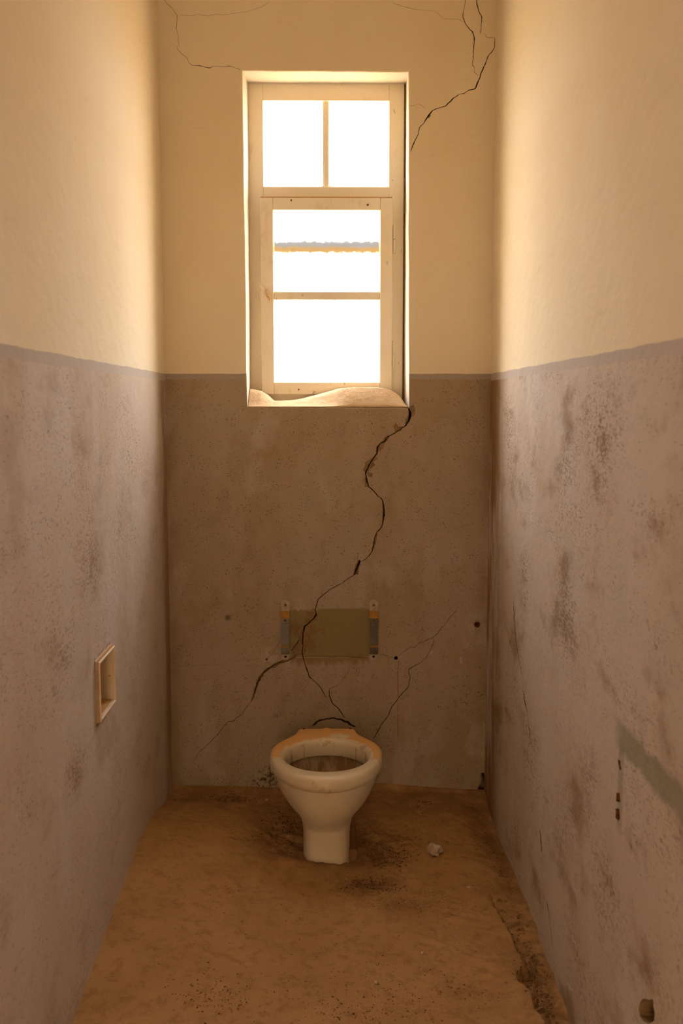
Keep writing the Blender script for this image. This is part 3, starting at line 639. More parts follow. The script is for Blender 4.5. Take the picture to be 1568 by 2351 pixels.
# ------------------------------------------------------------------ sand floor
LY = np.array([-6, -2.6, -1.548, -1.141, -0.686, -0.488, -0.30, -0.125, 0.01]); LZ = np.array([0.0, 0.0, 0.0194, 0.0511, 0.0862, 0.075, 0.035, -0.003, -0.003])
RY = np.array([-6, -2.2, -1.427, -0.994, -0.642, -0.347, -0.12, 0.01]); RZ = np.array([-0.07, -0.07, -0.0707, -0.0508, -0.0464, -0.075, -0.055, -0.019])
crust = [at(px, py, 2, -0.02) for px, py in ((1128, 2062), (1160, 2109), (1175, 2136), (1190, 2175), (1203, 2193), (1210, 2202), (1185, 2226), (1201, 2247), (1224, 2262), (1227, 2295), (1246, 2318), (1258, 2342), (1275, 2400))]
CRY = np.array([p.y for p in crust]); CRX = np.array([p.x for p in crust])
def ground(x, y):
    x = np.asarray(x, float); y = np.asarray(y, float)
    u = (x - XL) / (XR - XL)
    hl = np.interp(y, LY, LZ); hrt = np.interp(y, RY, RZ)
    mid = -0.012 + 0.010 * fbm(x * 3, y * 3, 40, 3)
    mid = mid - 0.018 * sstep(0.55, 0.95, u)
    wl = 1 - sstep(0.0, 0.52, u + 0.10 * fbm(x * 4, y * 4, 45, 3))
    h = mid * (1 - wl) + hl * wl
    # strip sunk along the right wall with a broken crust edge near the viewer
    o = np.argsort(CRY); edge = np.interp(y, CRY[o], CRX[o]) + 0.010 * fbm(x * 60, y * 60, 50, 3)
    near = sstep(-0.80, -0.95, y)
    sunk = sstep(-0.004, 0.006, x - edge) * near
    rough = fbm(x * 14, y * 14, 60, 4)
    low = hrt - 0.006 + 0.030 * rough + 0.012 * sstep(0.0, 0.09, x - edge)
    h = h * (1 - sunk) + np.minimum(low, h - 0.018) * sunk
    wr = sstep(XR - 0.13, XR, x) * (1 - near)
    h = h * (1 - wr) + hrt * wr
    # scoured hollow and trampled rubble round the pedestal
    r = np.hypot((x - TX - 0.03) / 0.34, (y + 0.52) / 0.30)
    pit = 1 - sstep(0.45, 1.0, r + 0.25 * fbm(x * 9, y * 9, 70, 3))
    h = h + pit * sstep(-0.70, -0.60, y) * (-0.006 + 0.020 * fbm(x * 26, y * 26, 75, 4))
    # sand banked across the pedestal foot, falling to the right
    b = np.exp(-((y + 0.70) / 0.055) ** 2 - ((x - TX) / 0.16) ** 2)
    h = h + b * (0.016 - 0.10 * (x - TX))
    # ripples, footprints, small lumps
    h = h + 0.0035 * fbm(x * 8, y * 8, 80, 4) + 0.0022 * fbm(x * 45, y * 45, 90, 3)
    tread = sstep(0.02, 0.22, fbm(x * 3.2 + 4, y * 3.2, 95, 3)) * sstep(-0.25, 0.0, x) * sstep(-0.85, -1.0, y)
    h = h + tread * 0.0024 * np.sin((y * 95 + x * 30) + 9 * fbm(x * 7, y * 7, 97, 2)) * sstep(-0.1, 0.15, fbm(x * 18, y * 18, 98, 2))
    ridge = np.abs(fbm(x * 5, y * 6, 99, 4)); h = h - 0.0025 * np.exp(-(ridge / 0.035) ** 2) * sstep(0, 0.2, fbm(x * 2, y * 2, 101, 2) + 0.1)
    bk = sstep(-0.03, 0.0, y)
    hb = np.interp(x, [XL, -0.33, -0.15, 0.10, 0.22, 0.42, XR], [0.004, -0.003, -0.010, 0.008, 0.012, -0.010, -0.022])
    return h * (1 - bk * 0.85) + hb * bk * 0.85
def build_floor():
    xs = np.linspace(XL - 0.002, XR + 0.002, 290)
    ys = np.concatenate([np.linspace(ROOM_Y - 0.2, -2.1, 90, endpoint=False), np.linspace(-2.1, 0.002, 480)])
    X, Y = np.meshgrid(xs, ys); Z = ground(X, Y)
    nx, ny = len(xs), len(ys)
    co = np.stack([X, Y, Z], -1).reshape(-1, 3)
    i = np.arange(nx * ny).reshape(ny, nx)
    q = np.stack([i[:-1, :-1], i[:-1, 1:], i[1:, 1:], i[1:, :-1]], -1).reshape(-1, 4)
    me = bpy.data.meshes.new('floor')
    me.vertices.add(len(co)); me.vertices.foreach_set('co', co.ravel())
    me.loops.add(q.size); me.loops.foreach_set('vertex_index', q.ravel().astype(np.int32))
    me.polygons.add(len(q)); me.polygons.foreach_set('loop_start', np.arange(0, q.size, 4, dtype=np.int32))
    me.update(calc_edges=True); me.validate()
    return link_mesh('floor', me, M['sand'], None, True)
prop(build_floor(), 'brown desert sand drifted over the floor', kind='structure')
def gz(x, y): return float(ground(np.array([x]), np.array([y]))[0])

# ------------------------------------------------------------------ window
win = empty('window_1', (0, FY, 0)); prop(win, 'tall cream casement window with two small panes over a two-pane sash', kind='structure')
def wx(px, d=FY): return at(px, 560, 1, d).x
def wz(py, d=FY): return at(750, py, 1, d).z
def wpart(name, px0, px1, py0, py1, y0, y1, mat=None, parent=None, bev=0.002, d=None):
    d = y0 if d is None else d
    o = box_obj(name, wx(px0, d), wx(px1, d), y0 - FY, y1 - FY, wz(py1, d), wz(py0, d), mat or M['paint'], parent or win, bev)
    return o
fr = empty('frame', (0, 0, 0)); fr.parent = win
wpart('stile', 567, 606, 187, 945, FY, FY + 0.07, parent=fr)
wpart('stile', 892, 926, 187, 945, FY, FY + 0.07, parent=fr)
wpart('head_rail', 606, 892, 187, 231, FY, FY + 0.07, parent=fr)
wpart('transom', 606, 892, 429, 456, FY - 0.002, FY + 0.07, parent=fr)
wpart('bottom_rail', 606, 892, 903, 945, FY + 0.004, FY + 0.07, parent=fr)
wpart('mullion', 743.5, 753.5, 231, 429, FY + 0.010, FY + 0.06, parent=fr, bev=0.003)
SY = FY - 0.016
sash = empty('sash', (0, 0, 0)); sash.parent = win
wpart('sash_stile', 598, 627, 454, 905, SY, FY + 0.045, parent=sash)
wpart('sash_stile', 873, 901, 454, 905, SY, FY + 0.045, parent=sash)
wpart('sash_rail', 627.2, 872.8, 454, 482, SY + 0.001, FY + 0.045, parent=sash)
wpart('sash_rail', 627.2, 872.8, 878, 905, SY + 0.001, FY + 0.045, parent=sash)
wpart('glazing_bar', 627.2, 872.8, 669.5, 688.5, SY + 0.006, FY + 0.04, parent=sash, bev=0.003)
wpart('weather_groove', 599, 900, 451.8, 453.8, SY + 0.004, FY + 0.02, M['ceramic_sand'], sash, bev=0)
def bead(px0, px1, py0, py1, w, y0, y1, parent):
    bm = bmesh.new()
    o = (wx(px0, y0), wx(px1, y0), wz(py1, y0), wz(py0, y0)); t = w
    ring_frame(bm, o, (o[0] + t, o[1] - t, o[2] + t, o[3] - t), y0 - FY, y1 - FY, 0.003)
    return bm_obj('glazing_bead', bm, M['paint'], parent)
def pane(px0, px1, py0, py1, y, parent):
    return box_obj('pane', wx(px0, y), wx(px1, y), y - FY, y + 0.003 - FY, wz(py1, y), wz(py0, y), M['glass'], parent)
G1 = FY + 0.030; G2 = FY + 0.018
for a, b, c, d in ((604, 744, 229, 430), (753, 893, 229, 430)):
    bead(a, b, c, d, 0.0035, FY + 0.012, G1, fr); pane(a - 1, b + 1, c - 1, d + 1, G1 + 0.001, fr)
for a, b, c, d in ((626, 874, 481, 673), (626, 874, 686, 879)):
    bead(a, b, c, d, 0.0035, FY - 0.004, G2, sash); pane(a - 1, b + 1, c - 1, d + 1, G2 + 0.001, sash)
# sand caught along the bottoms of the panes
def ledge_sand(px0, px1, py, y, h, parent, seed):
    n = 40; x0, x1 = wx(px0, y), wx(px1, y); z = wz(py, y); vs = []; fs = []
    for i in range(n + 1):
        t = i / n; x = x0 + (x1 - x0) * t; r_ = random.Random(seed * 100 + i)
        e_ = h * (0.35 + 0.25 * r_.random()) + h * 2.6 * (math.exp(-t / 0.02) + math.exp(-(1 - t) / 0.02)) * 0.5
        vs += [(x, y - 0.012 - FY, z), (x, y - 0.003 - FY, z + e_), (x, y - FY + 0.002, z + e_), (x, y - FY + 0.002, z)]
    for i in range(n):
        o = 4 * i
        for k in range(4): fs.append((o + k, o + (k + 1) % 4, o + 4 + (k + 1) % 4, o + 4 + k))
    fs += [(0, 1, 2, 3), (4 * n + 3, 4 * n + 2, 4 * n + 1, 4 * n)]
    o = mesh_obj('ledge_sand', vs, fs, M['drift'], parent, True); o['kind'] = 'stuff'; return o
ledge_sand(628, 872, 673.5, G2, 0.009, sash, 1)
ledge_sand(628, 872, 879.5, G2, 0.011, sash, 2)
ledge_sand(756, 891, 429.5, G1, 0.004, fr, 3)
ledge_sand(606, 742, 429.5, G1, 0.003, fr, 4)
# hinges
for py0, py1 in ((515, 581), (782, 843)):
    h = empty('hinge', (0, 0, 0)); h.parent = win
    x = wx(905, SY); zt, zb = wz(py0, SY), wz(py1, SY); zm = (zt + zb) / 2
    for za, zc in ((zb, zm - 0.001), (zm + 0.001, zt)):
        bm = bmesh.new(); add_disc_cyl(bm, (x, FY - 0.004 - FY, za), (0, 0, 1), 0.0058, zc - za, 12)
        bmesh.ops.bevel(bm, geom=[ed for ed in bm.edges if abs(ed.verts[0].co.z - ed.verts[1].co.z) < 1e-6], offset=0.0015, segments=2, affect='EDGES')
        bm_obj('knuckle', bm, M['paint'], h, False)
# turn button, keeper, screws
def slug(name, pts, y, r, mat, parent, flat=0.7):
    """rounded bar through wall points (px)"""
    bm = bmesh.new(); P = [Vector((wx(a, y), y - FY, wz(b, y))) for a, b in pts]; rings = []
    for i, p in enumerate(P):
        t = (P[min(i + 1, len(P) - 1)] - P[max(i - 1, 0)]).normalized(); s = t.cross(Vector((0, 1, 0))).normalized()
        k = r[i] if isinstance(r, list) else r
        rings.append([bm.verts.new(p + s * math.cos(a) * k + Vector((0, 1, 0)) * math.sin(a) * k * flat) for a in [2 * math.pi * j / 10 for j in range(10)]])
    for a, b in zip(rings, rings[1:]):
        for j in range(10): bm.faces.new((a[j], a[(j + 1) % 10], b[(j + 1) % 10], b[j]))
    bm.faces.new(rings[0]); bm.faces.new(rings[-1])
    return bm_obj(name, bm, mat, parent, True)
latch = empty('latch', (0, 0, 0)); latch.parent = sash
slug('turn_button', [(595.5, 653), (600, 660), (605, 666), (608.5, 670)], SY - 0.004, [0.0035, 0.006, 0.006, 0.004], M['paint'], latch)
slug('latch_handle', [(607, 664), (611, 672), (614.5, 680), (617.5, 686), (620, 691.5)], SY - 0.005, [0.003, 0.0062, 0.0068, 0.0060, 0.003], M['worn_paint'], latch)
slug('strike_plate', [(587.5, 670), (588.5, 674), (590, 681), (591.5, 688), (592, 691)], FY - 0.0005, [0.002, 0.0052, 0.006, 0.0048, 0.002], M['paint'], fr)
for px, py, y in ((669, 460, SY), (684, 894.5, SY), (844, 470, SY), (606.5, 729.5, SY), (882, 885.5, SY), (892, 577, SY)):
    bm = bmesh.new(); add_disc_cyl(bm, (wx(px, y), y - 0.0012 - FY, wz(py, y)), (0, 1, 0), 0.0034 if px in (669, 684) else 0.0042, 0.003, 10)
    bm_obj('screw', bm, M['rust'] if px in (669, 684, 844) else M['paint'], sash)
# mortar crumbling in the gap beside the frame
bm = bmesh.new(); r_ = random.Random(5)
for i in range(46):
    z = wz(185 + (930 - 185) * i / 45); xx = wx(928.2) + r_.uniform(-0.001, 0.001)
    add_box(bm, xx - 0.004, xx + 0.006, 0.004 + r_.uniform(0, 0.006), 0.05, z - 0.0145, z + 0.0145)
o = bm_obj('mortar_joint', bm, M['exposed'], win); o['kind'] = 'stuff'

# sand drift on the sill
def sill_drift():
    prof = [(560, 893), (575, 893), (598, 898), (614, 908), (627, 920), (652, 920), (677, 918), (693, 915), (713, 910), (739, 903), (777, 893), (805, 890.5), (850, 890), (881, 892), (899, 897), (917, 909), (932, 930), (940, 936)]
    yb = 0.150; px_ = np.array([wx(a, yb) for a, b in prof]); pz_ = np.array([wz(b, yb) for a, b in prof])
    nx, ny = 170, 60; V = []; F = []
    z0 = pC.z
    for j in range(ny + 1):
        v = j / ny; y = 0.003 + (FY + 0.002 - 0.003) * v
        xl = pD.x + (bx0 - pD.x) * v + 0.0015; xr_ = pC.x + (bx1 - pC.x) * v - 0.0015
        for i in range(nx + 1):
            u = i / nx; x = xl + (xr_ - xl) * u
            cr = float(np.interp(x, px_, pz_))
            right = float(sstep(0.0, 0.10, np.array([x + 0.02]))[0])
            pk = 0.62 - 0.20 * right
            gl_ = float(sstep(-0.02, pk, np.array([v]))[0]); gr_ = min(1.0, max(0.0, v / pk)) ** 0.85
            g = gl_ * (1 - right) + gr_ * right
            z = z0 + 0.003 + (cr - z0 - 0.003) * g
            w = float(fbm(np.array([x * 40]), np.array([y * 60]), 5, 3)[0])
            rip = math.sin(y * 420 + 30 * w + 8 * math.sin(x * 40)) * 0.0011 * right * max(0, min(1, (0.26 - x) / 0.05)) * (0.4 + max(0, w))
            z += 0.0016 * w * min(1, v * 6) + rip * min(1, v * 5)
            z = max(z, z0 + 0.0012)
            V.append((x, y, z))
    for j in range(ny):
        for i in range(nx):
            a = j * (nx + 1) + i; F.append((a, a + 1, a + nx + 2, a + nx + 1))
    # close down to the sill
    base = len(V); per = [i for i in range(nx + 1)] + [j * (nx + 1) + nx for j in range(1, ny + 1)] + [ny * (nx + 1) + i for i in range(nx - 1, -1, -1)] + [j * (nx + 1) for j in range(ny - 1, 0, -1)]
    for k in per: V.append((V[k][0], V[k][1], z0 + 0.0002))
    n = len(per)
    for k in range(n): F.append((per[k], base + k, base + (k + 1) % n, per[(k + 1) % n]))
    o = mesh_obj('sill_sand_drift', V, F, M['drift'], None, True)
    return prop(o, 'pale rippled sand drift heaped along the window sill', 'sand', kind='stuff')
sill_drift()

# ------------------------------------------------------------------ toilet
TY = -0.52
toilet = prop(empty('toilet', (TX, TY, 0)), 'old cream porcelain toilet bowl half buried in sand, no seat or cistern', 'toilet')
def half(a, yf, yb, yc, n_front=2.0, back=None, nb=14):
    """right half outline from front centre to back centre: list of (x, y)"""
    P = []
    for i in range(19):
        t = math.pi / 2 * i / 18; s, c = math.sin(t), math.cos(t); k = 2.0 / n_front
        P.append((a * s ** k, yc - (yc - yf) * c ** k))
    if back:
        P += back
    else:
        for i in range(1, nb + 1):
            t = math.pi / 2 * i / nb; s, c = math.sin(t), math.cos(t); k = 2.0 / n_front
            P.append((a * max(c, 0) ** k, yc + (yb - yc) * s ** k))
    return P
def ring(P, z): return [(x, y - TY, z) for x, y in P] + [(-x, y - TY, z) for x, y in reversed(P[1:-1])]
def loft(name, rings, mat, parent, cap0=False, cap1=False, smooth=True):
    n = len(rings[0]); V = [p for r in rings for p in r]; F = []
    for k in range(len(rings) - 1):
        for i in range(n): F.append((k * n + i, k * n + (i + 1) % n, (k + 1) * n + (i + 1) % n, (k + 1) * n + i))
    if cap0: F.append(tuple(range(n - 1, -1, -1)))
    if cap1: F.append(tuple(range((len(rings) - 1) * n, len(rings) * n)))
    o = mesh_obj(name, V, F, mat, parent, smooth)
    return o
RB = [(0.1945, -0.445), (0.190, -0.42), (0.184, -0.398), (0.174, -0.375), (0.158, -0.348), (0.141, -0.322), (0.127, -0.30), (0.117, -0.28), (0.112, -0.262), (0.109, -0.24), (0.107, -0.222), (0.100, -0.211), (0.060, -0.210), (0.0, -0.210)]
RIM = half(0.1955, -0.742, -0.21, -0.475, 2.0, RB)
def shrink(P, o, c=(0, -0.46)):
    out = []
    for i, (x, y) in enumerate(P):
        a = P[max(i - 1, 0)]; b = P[min(i + 1, len(P) - 1)]
        tx, ty = b[0] - a[0], b[1] - a[1]
        if i == 0: tx, ty = 1, 0
        if i == len(P) - 1: tx, ty = -1, 0
        L = math.hypot(tx, ty); nx_, ny_ = -ty / L, tx / L          # inward
        out.append((max(0.0, x + nx_ * o) if i not in (0, len(P) - 1) else 0.0, y + ny_ * o))
    return out
def hole(k): return half(0.144 * k, -0.505 - 0.156 * k, -0.505 + 0.146 * k, -0.505)
def blend(t): return [(a[0] * (1 - t) + b[0] * t, a[1] * (1 - t) + b[1] * t) for a, b in zip(RIM, hole(1.0))]
rim_rings = [ring(hole(1.06), 0.252), ring(hole(1.0), 0.250), ring(hole(0.985), 0.254), ring(hole(0.985), 0.270), ring(hole(0.990), 0.288), ring(hole(1.01), 0.300), ring(hole(1.05), 0.308), ring(hole(1.09), 0.311),
             ring(blend(0.34), 0.3115), ring(blend(0.18), 0.3095), ring(blend(0.08), 0.304), ring(blend(0.02), 0.295), ring(RIM, 0.282), ring(shrink(RIM, 0.001), 0.274), ring(shrink(RIM, 0.006), 0.266), ring(shrink(RIM, 0.014), 0.260), ring(shrink(RIM, 0.0215), 0.2565)]
loft('rim', rim_rings, M['porcelain'], toilet)
B = lambda a, yf, yb, yc=-0.47, nf=2.0: half(a, yf, yb, yc, nf)
outer = [ring(shrink(RIM, 0.021), 0.2575), ring(shrink(RIM, 0.0215), 0.253), ring(B(0.1755, -0.7215, -0.235), 0.246), ring(B(0.1755, -0.722, -0.235), 0.236), ring(B(0.169, -0.716, -0.245), 0.213), ring(B(0.158, -0.708, -0.255), 0.190), ring(B(0.144, -0.700, -0.265), 0.167), ring(B(0.126, -0.690, -0.275, -0.475, 2.05), 0.147), ring(B(0.107, -0.677, -0.285, -0.48, 2.15), 0.129), ring(B(0.092, -0.662, -0.29, -0.49, 2.4), 0.111), ring(B(0.084, -0.651, -0.295, -0.50, 3.0), 0.094)]
inner = [ring(hole(1.06), 0.253), ring(hole(1.05), 0.235), ring(hole(0.99), 0.205), ring(hole(0.87), 0.170), ring(hole(0.66), 0.140), ring(hole(0.42), 0.120), ring(hole(0.2), 0.112)]
loft('bowl', outer, M['porcelain'], toilet)
loft('bowl_interior', inner, M['porcelain_in'], toilet, False, True)['label'] = 'brown-stained inside of the bowl'
ped = [ring(B(0.0865, -0.6515, -0.295, -0.50, 2.9), 0.097), ring(B(0.0815, -0.6475, -0.30, -0.50, 3.4), 0.078), ring(B(0.0795, -0.6465, -0.30, -0.50, 3.8), 0.055), ring(B(0.0788, -0.650, -0.295, -0.50, 4.2), 0.02), ring(B(0.0795, -0.655, -0.29, -0.50, 4.4), -0.02), ring(B(0.082, -0.660, -0.285, -0.50, 4.4), -0.12)]
loft('pedestal', ped, M['porcelain'], toilet, False, True)
# rear foot plate, outlet to the wall, seat bolt holes
bm = bmesh.new(); add_box(bm, -0.02, 0.104, -0.60 - TY, -0.40 - TY, -0.12, 0.012, 0.005); bm_obj('foot_plate', bm, M['grit_brown'], toilet)
def tube(name, pts, r, mat, parent, n=20):
    bm = bmesh.new(); rings = []
    for i, p in enumerate(pts):
        p = Vector(p); t = (Vector(pts[min(i + 1, len(pts) - 1)]) - Vector(pts[max(i - 1, 0)])).normalized()
        u = t.cross(Vector((1, 0, 0))).normalized(); w = Vector((1, 0, 0)); k = r[i] if isinstance(r, list) else r
        rings.append([bm.verts.new(p + (w * math.cos(a) + u * math.sin(a)) * k) for a in [2 * math.pi * j / n for j in range(n)]])
    for a, b in zip(rings, rings[1:]):
        for j in range(n): bm.faces.new((a[j], a[(j + 1) % n], b[(j + 1) % n], b[j]))
    bm.faces.new(rings[0]); bm.faces.new(rings[-1])
    return bm_obj(name, bm, mat, parent, True)
tube('outlet_pipe', [(0, -0.33 - TY, 0.13), (0, -0.27 - TY, 0.145), (0, -0.20 - TY, 0.13), (0, -0.15 - TY, 0.09), (0, -0.13 - TY, 0.02), (0, -0.13 - TY, -0.12)], [0.06, 0.058, 0.055, 0.052, 0.052, 0.052], M['porcelain'], toilet)
tube('flush_inlet', [(0, -0.235 - TY, 0.27), (0, -0.19 - TY, 0.27)], 0.028, M['porcelain'], toilet)
for sx in (-0.084, 0.087):
    bm = bmesh.new(); add_disc_cyl(bm, (sx, -0.243 - TY, 0.3105), (0, 0, 1), 0.0042, 0.0012, 12); o = bm_obj('bolt_hole', bm, M['dark'], toilet)

# ------------------------------------------------------------------ ceramic recess on the left wall
hx, hy, hz = XL, (dsp['y0'] + dsp['y1']) / 2, (dsp['z0'] + dsp['z1']) / 2
holder = prop(empty('paper_holder', (hx, hy, hz)), 'cream ceramic recessed toilet paper holder set in the left wall', 'paper holder')
W2, H2, PX = (dsp['y1'] - dsp['y0']) / 2, (dsp['z1'] - dsp['z0']) / 2, dsp['x'] - XL
t_ = 0.0055; dp = -0.115
def frame_ring(name, prof, mat):
    """rectangular rings (half w, half h, x) lofted one after another"""
    V = []; F = []
    for (w, h, x) in prof: V += [(x, -w, -h), (x, w, -h), (x, w, h), (x, -w, h)]
    for k in range(len(prof) - 1):
        for i in range(4): F.append((4 * k + i, 4 * k + (i + 1) % 4, 4 * k + 4 + (i + 1) % 4, 4 * k + 4 + i))
    return V, F
V, F = frame_ring('rim', [(W2 - 0.0045, H2 - 0.0045, -0.006), (W2 + 0.003, H2 + 0.003, 0.0005), (W2, H2, PX - 0.003), (W2 - 0.002, H2 - 0.002, PX), (W2 - t_, H2 - t_, PX), (W2 - t_ - 0.002, H2 - t_ - 0.002, PX - 0.003), (W2 - t_ - 0.002, H2 - t_ - 0.002, PX - 0.008)], None)
rim_o = mesh_obj('rim', V, F, [M['white_ceramic'], M['grimy_ceramic']], holder)
for k_ in (3, 7): rim_o.data.polygons[k_].material_index = 1  # grime and painted-in shade on the side facing away from the window
V, F = frame_ring('recess', [(W2 - t_ - 0.002, H2 - t_ - 0.002, PX - 0.008), (W2 - t_ - 0.004, H2 - t_ - 0.003, dp)], None)
F.append((4, 5, 6, 7))
mesh_obj('recess', V, F, M['white_ceramic'], holder)
sy_ = W2 - t_ - 0.0032; sz_ = at(251.5, 1551, 1, hy + sy_).z - hz; sx_ = at(251.5, 1551, 1, hy + sy_).x - hx
bm = bmesh.new(); add_disc_cyl(bm, (sx_, sy_ + 0.0005, sz_), (0, -1, 0), 0.0052, 0.0022, 14); soc = bm_obj('roller_socket', bm, M['white_ceramic'], holder)
bm = bmesh.new(); add_disc_cyl(bm, (sx_, sy_ - 0.0018, sz_), (0, -1, 0), 0.0034, 0.0006, 12); bm_obj('socket_hole', bm, M['ceramic_sand'], soc)
box_obj('dust_layer', 0.001, PX - 0.003, -W2 + 0.002, W2 - 0.002, H2 + 0.0005, H2 + 0.0025, M['ceramic_sand'], holder, 0.0008)['label'] = 'orange sand lying on the top edge'
box_obj('dust_layer', dp + 0.001, PX - 0.010, -W2 + t_ + 0.003, W2 - t_ - 0.003, -H2 + t_ + 0.0025, -H2 + t_ + 0.0045, M['ceramic_sand'], holder, 0.0008)

# ------------------------------------------------------------------ cistern brackets
def bracket(px, label):
    top, bot = at(px, 1376, 1, 0), at(px + (1 if px < 700 else 0), 1515, 1, 0)
    w = 0.0168; H = top.z - bot.z
    b = prop(empty('cistern_bracket', (top.x, 0, bot.z)), label, 'bracket', 'metal cistern brackets on the end wall')
    def strap(name, prof, th, wid, mat, round_end=None):
        """prof: (y, z) centre line on the wall side; th towards the room"""
        bm = bmesh.new()
        if round_end:                                  # flat tab with one rounded end
            z0, z1, y = prof; pts = []
            if round_end == 'top':
                pts = [(-wid, z0), (wid, z0)] + [(wid * math.cos(a), z1 - wid + wid * math.sin(a)) for a in [math.pi * i / 12 for i in range(13)]]
            else:
                pts = [(wid, z1), (-wid, z1)] + [(-wid * math.cos(a), z0 + wid - wid * math.sin(a)) for a in [math.pi * i / 12 for i in range(13)]]
            A = [bm.verts.new((x, y, z)) for x, z in pts]; Bv = [bm.verts.new((x, y - th, z)) for x, z in pts]
            bm.faces.new(A); bm.faces.new(Bv)
            for i in range(len(pts)): bm.faces.new((A[i], A[(i + 1) % len(pts)], Bv[(i + 1) % len(pts)], Bv[i]))
        else:
            n = len(prof); R = []
            for y, z in prof: R.append([bm.verts.new(p) for p in ((-wid, y, z), (wid, y, z), (wid, y - th, z), (-wid, y - th, z))])
            for a, c in zip(R, R[1:]):
                for i in range(4): bm.faces.new((a[i], a[(i + 1) % 4], c[(i + 1) % 4], c[i]))
            bm.faces.new(R[0]); bm.faces.new(R[-1])
        return bm_obj(name, bm, mat, b)
    strap('upper_tab', (H - 0.052, H, -0.0004), 0.004, w, M['tab'], 'top')
    strap('lower_tab', (0.0, 0.040, -0.0004), 0.004, w, M['tab'], 'bottom')
    strap('bend', [(-0.0046, H - 0.046), (-0.0060, H - 0.052), (-0.016, H - 0.064), (-0.0185, H - 0.070)], 0.004, w, M['ochre'])
    strap('strap', [(-0.0180, H - 0.069), (-0.0188, H - 0.088), (-0.0150, H - 0.0885), (-0.0150, H - 0.091), (-0.019, H - 0.092), (-0.019, 0.052), (-0.014, 0.036), (-0.0048, 0.024)], 0.004, w * 0.93, M['bracket'] if px < 700 else M['bracket_dark'])
    strap('sand_band', [(-0.0229, 0.062), (-0.0231, 0.060), (-0.0229, 0.056)], 0.0006, w * 0.93, M['ochre'])
    for z, y in ((H - 0.022, -0.0044), (H - 0.079, -0.0221), (0.014, -0.0052)):
        bm = bmesh.new(); add_disc_cyl(bm, (0, y, z), (0, -1, 0), 0.0052, 0.002, 10, 0.0042); bm_obj('screw', bm, M['rust'] if z > 0.05 else M['dark'], b)
    return b
bracket(655, 'paler grey metal wall bracket at the left edge of the olive patch')
bracket(858, 'darker metal wall bracket at the right edge of the olive patch')

# rusted pipe end in the hole near the right corner
c = at(1095, 1433.5, 1, 0)
pipe = prop(empty('pipe_stub', (c.x, 0, c.z)), 'rusty cut-off pipe end in the end wall near the right corner', 'pipe')
bm = bmesh.new(); N = 18
R_ = [(0.0120, 0.05), (0.0120, -0.003), (0.0115, -0.004), (0.0092, -0.004), (0.0088, -0.002), (0.0088, 0.05)]
rg = [[bm.verts.new((r * math.cos(2 * math.pi * j / N), y, r * math.sin(2 * math.pi * j / N))) for j in range(N)] for r, y in R_]
for a, b_ in zip(rg, rg[1:]):
    for j in range(N): bm.faces.new((a[j], a[(j + 1) % N], b_[(j + 1) % N], b_[j]))
bm_obj('pipe_end', bm, M['rust'], pipe, True)
bm = bmesh.new(); add_disc_cyl(bm, (0, 0.03, 0), (0, 1, 0), 0.0087, 0.005, 14); bm_obj('plug', bm, M['dark'], pipe)

# ------------------------------------------------------------------ rubble on the sand
def rock(name, loc, r, mat, seed, squash=(1, 1, 1), rough=0.35, sub=3, parent=None, sharp=False):
    bm = bmesh.new(); bmesh.ops.create_icosphere(bm, subdivisions=sub, radius=1.0)
    rr = np.random.RandomState(seed); ph = rr.rand(6, 3) * 6.28; fq = rr.uniform(1.2, 6, (6, 3))
    for v in bm.verts:
        d = 0
        for k in range(6): d += math.sin(v.co.x * fq[k, 0] + ph[k, 0]) * math.sin(v.co.y * fq[k, 1] + ph[k, 1]) * math.sin(v.co.z * fq[k, 2] + ph[k, 2]) / (1 + 0.35 * k)
        d += rr.uniform(-0.18, 0.18)
        v.co = v.co * (1 + rough * d)
    for v in bm.verts: v.co = Vector((v.co.x * squash[0], v.co.y * squash[1], v.co.z * squash[2])) * r
    o = bm_obj(name, bm, mat, parent, False); o.location = loc; o.rotation_euler = (rr.uniform(-0.3, 0.3), rr.uniform(-0.3, 0.3), rr.uniform(0, 6))
    return o
p = at(997, 1957, 2, -0.02)
prop(rock('plaster_lump', (p.x, p.y, gz(p.x, p.y) + 0.014), 0.026, M['plaster_lump'], 3, (1, 0.9, 0.9), 0.30), 'rough pale lump of plaster on the sand right of the toilet', 'rubble')
def chip(px, py, r, seed, label, flat=0.45):
    p = at(px, py, 2, -0.012); p = at(px, py, 2, gz(p.x, p.y))
    return prop(rock('plaster_chip', (p.x, p.y, gz(p.x, p.y) + r * flat * 0.55), r, M['plaster_lump'], seed, (1, 0.75, flat), 0.25, 1), label, 'rubble', 'small plaster chips on the sand')
chip(1076, 2037, 0.0085, 11, 'small pale plaster chip in front of the larger plaster lump')
chip(612, 1838, 0.0075, 12, 'small white plaster chip on the sand left behind the toilet', 0.6)
chip(969, 2190, 0.007, 13, 'small tan plaster chip on the sand in front, right of centre')
chip(864, 2257, 0.010, 14, 'dark-edged crumb of plaster lying on the trampled sand in front')
# crumbs inside the wall hole
hb = at(1486, 2322, 0, XR)
prop(rock('mortar_lump', (XR + 0.045, hb.y, hb.z - 0.004), 0.030, M['exposed'], 21, (0.8, 1, 0.8), 0.3, 2), 'crumbled brown mortar inside the hole low in the right wall', 'rubble')

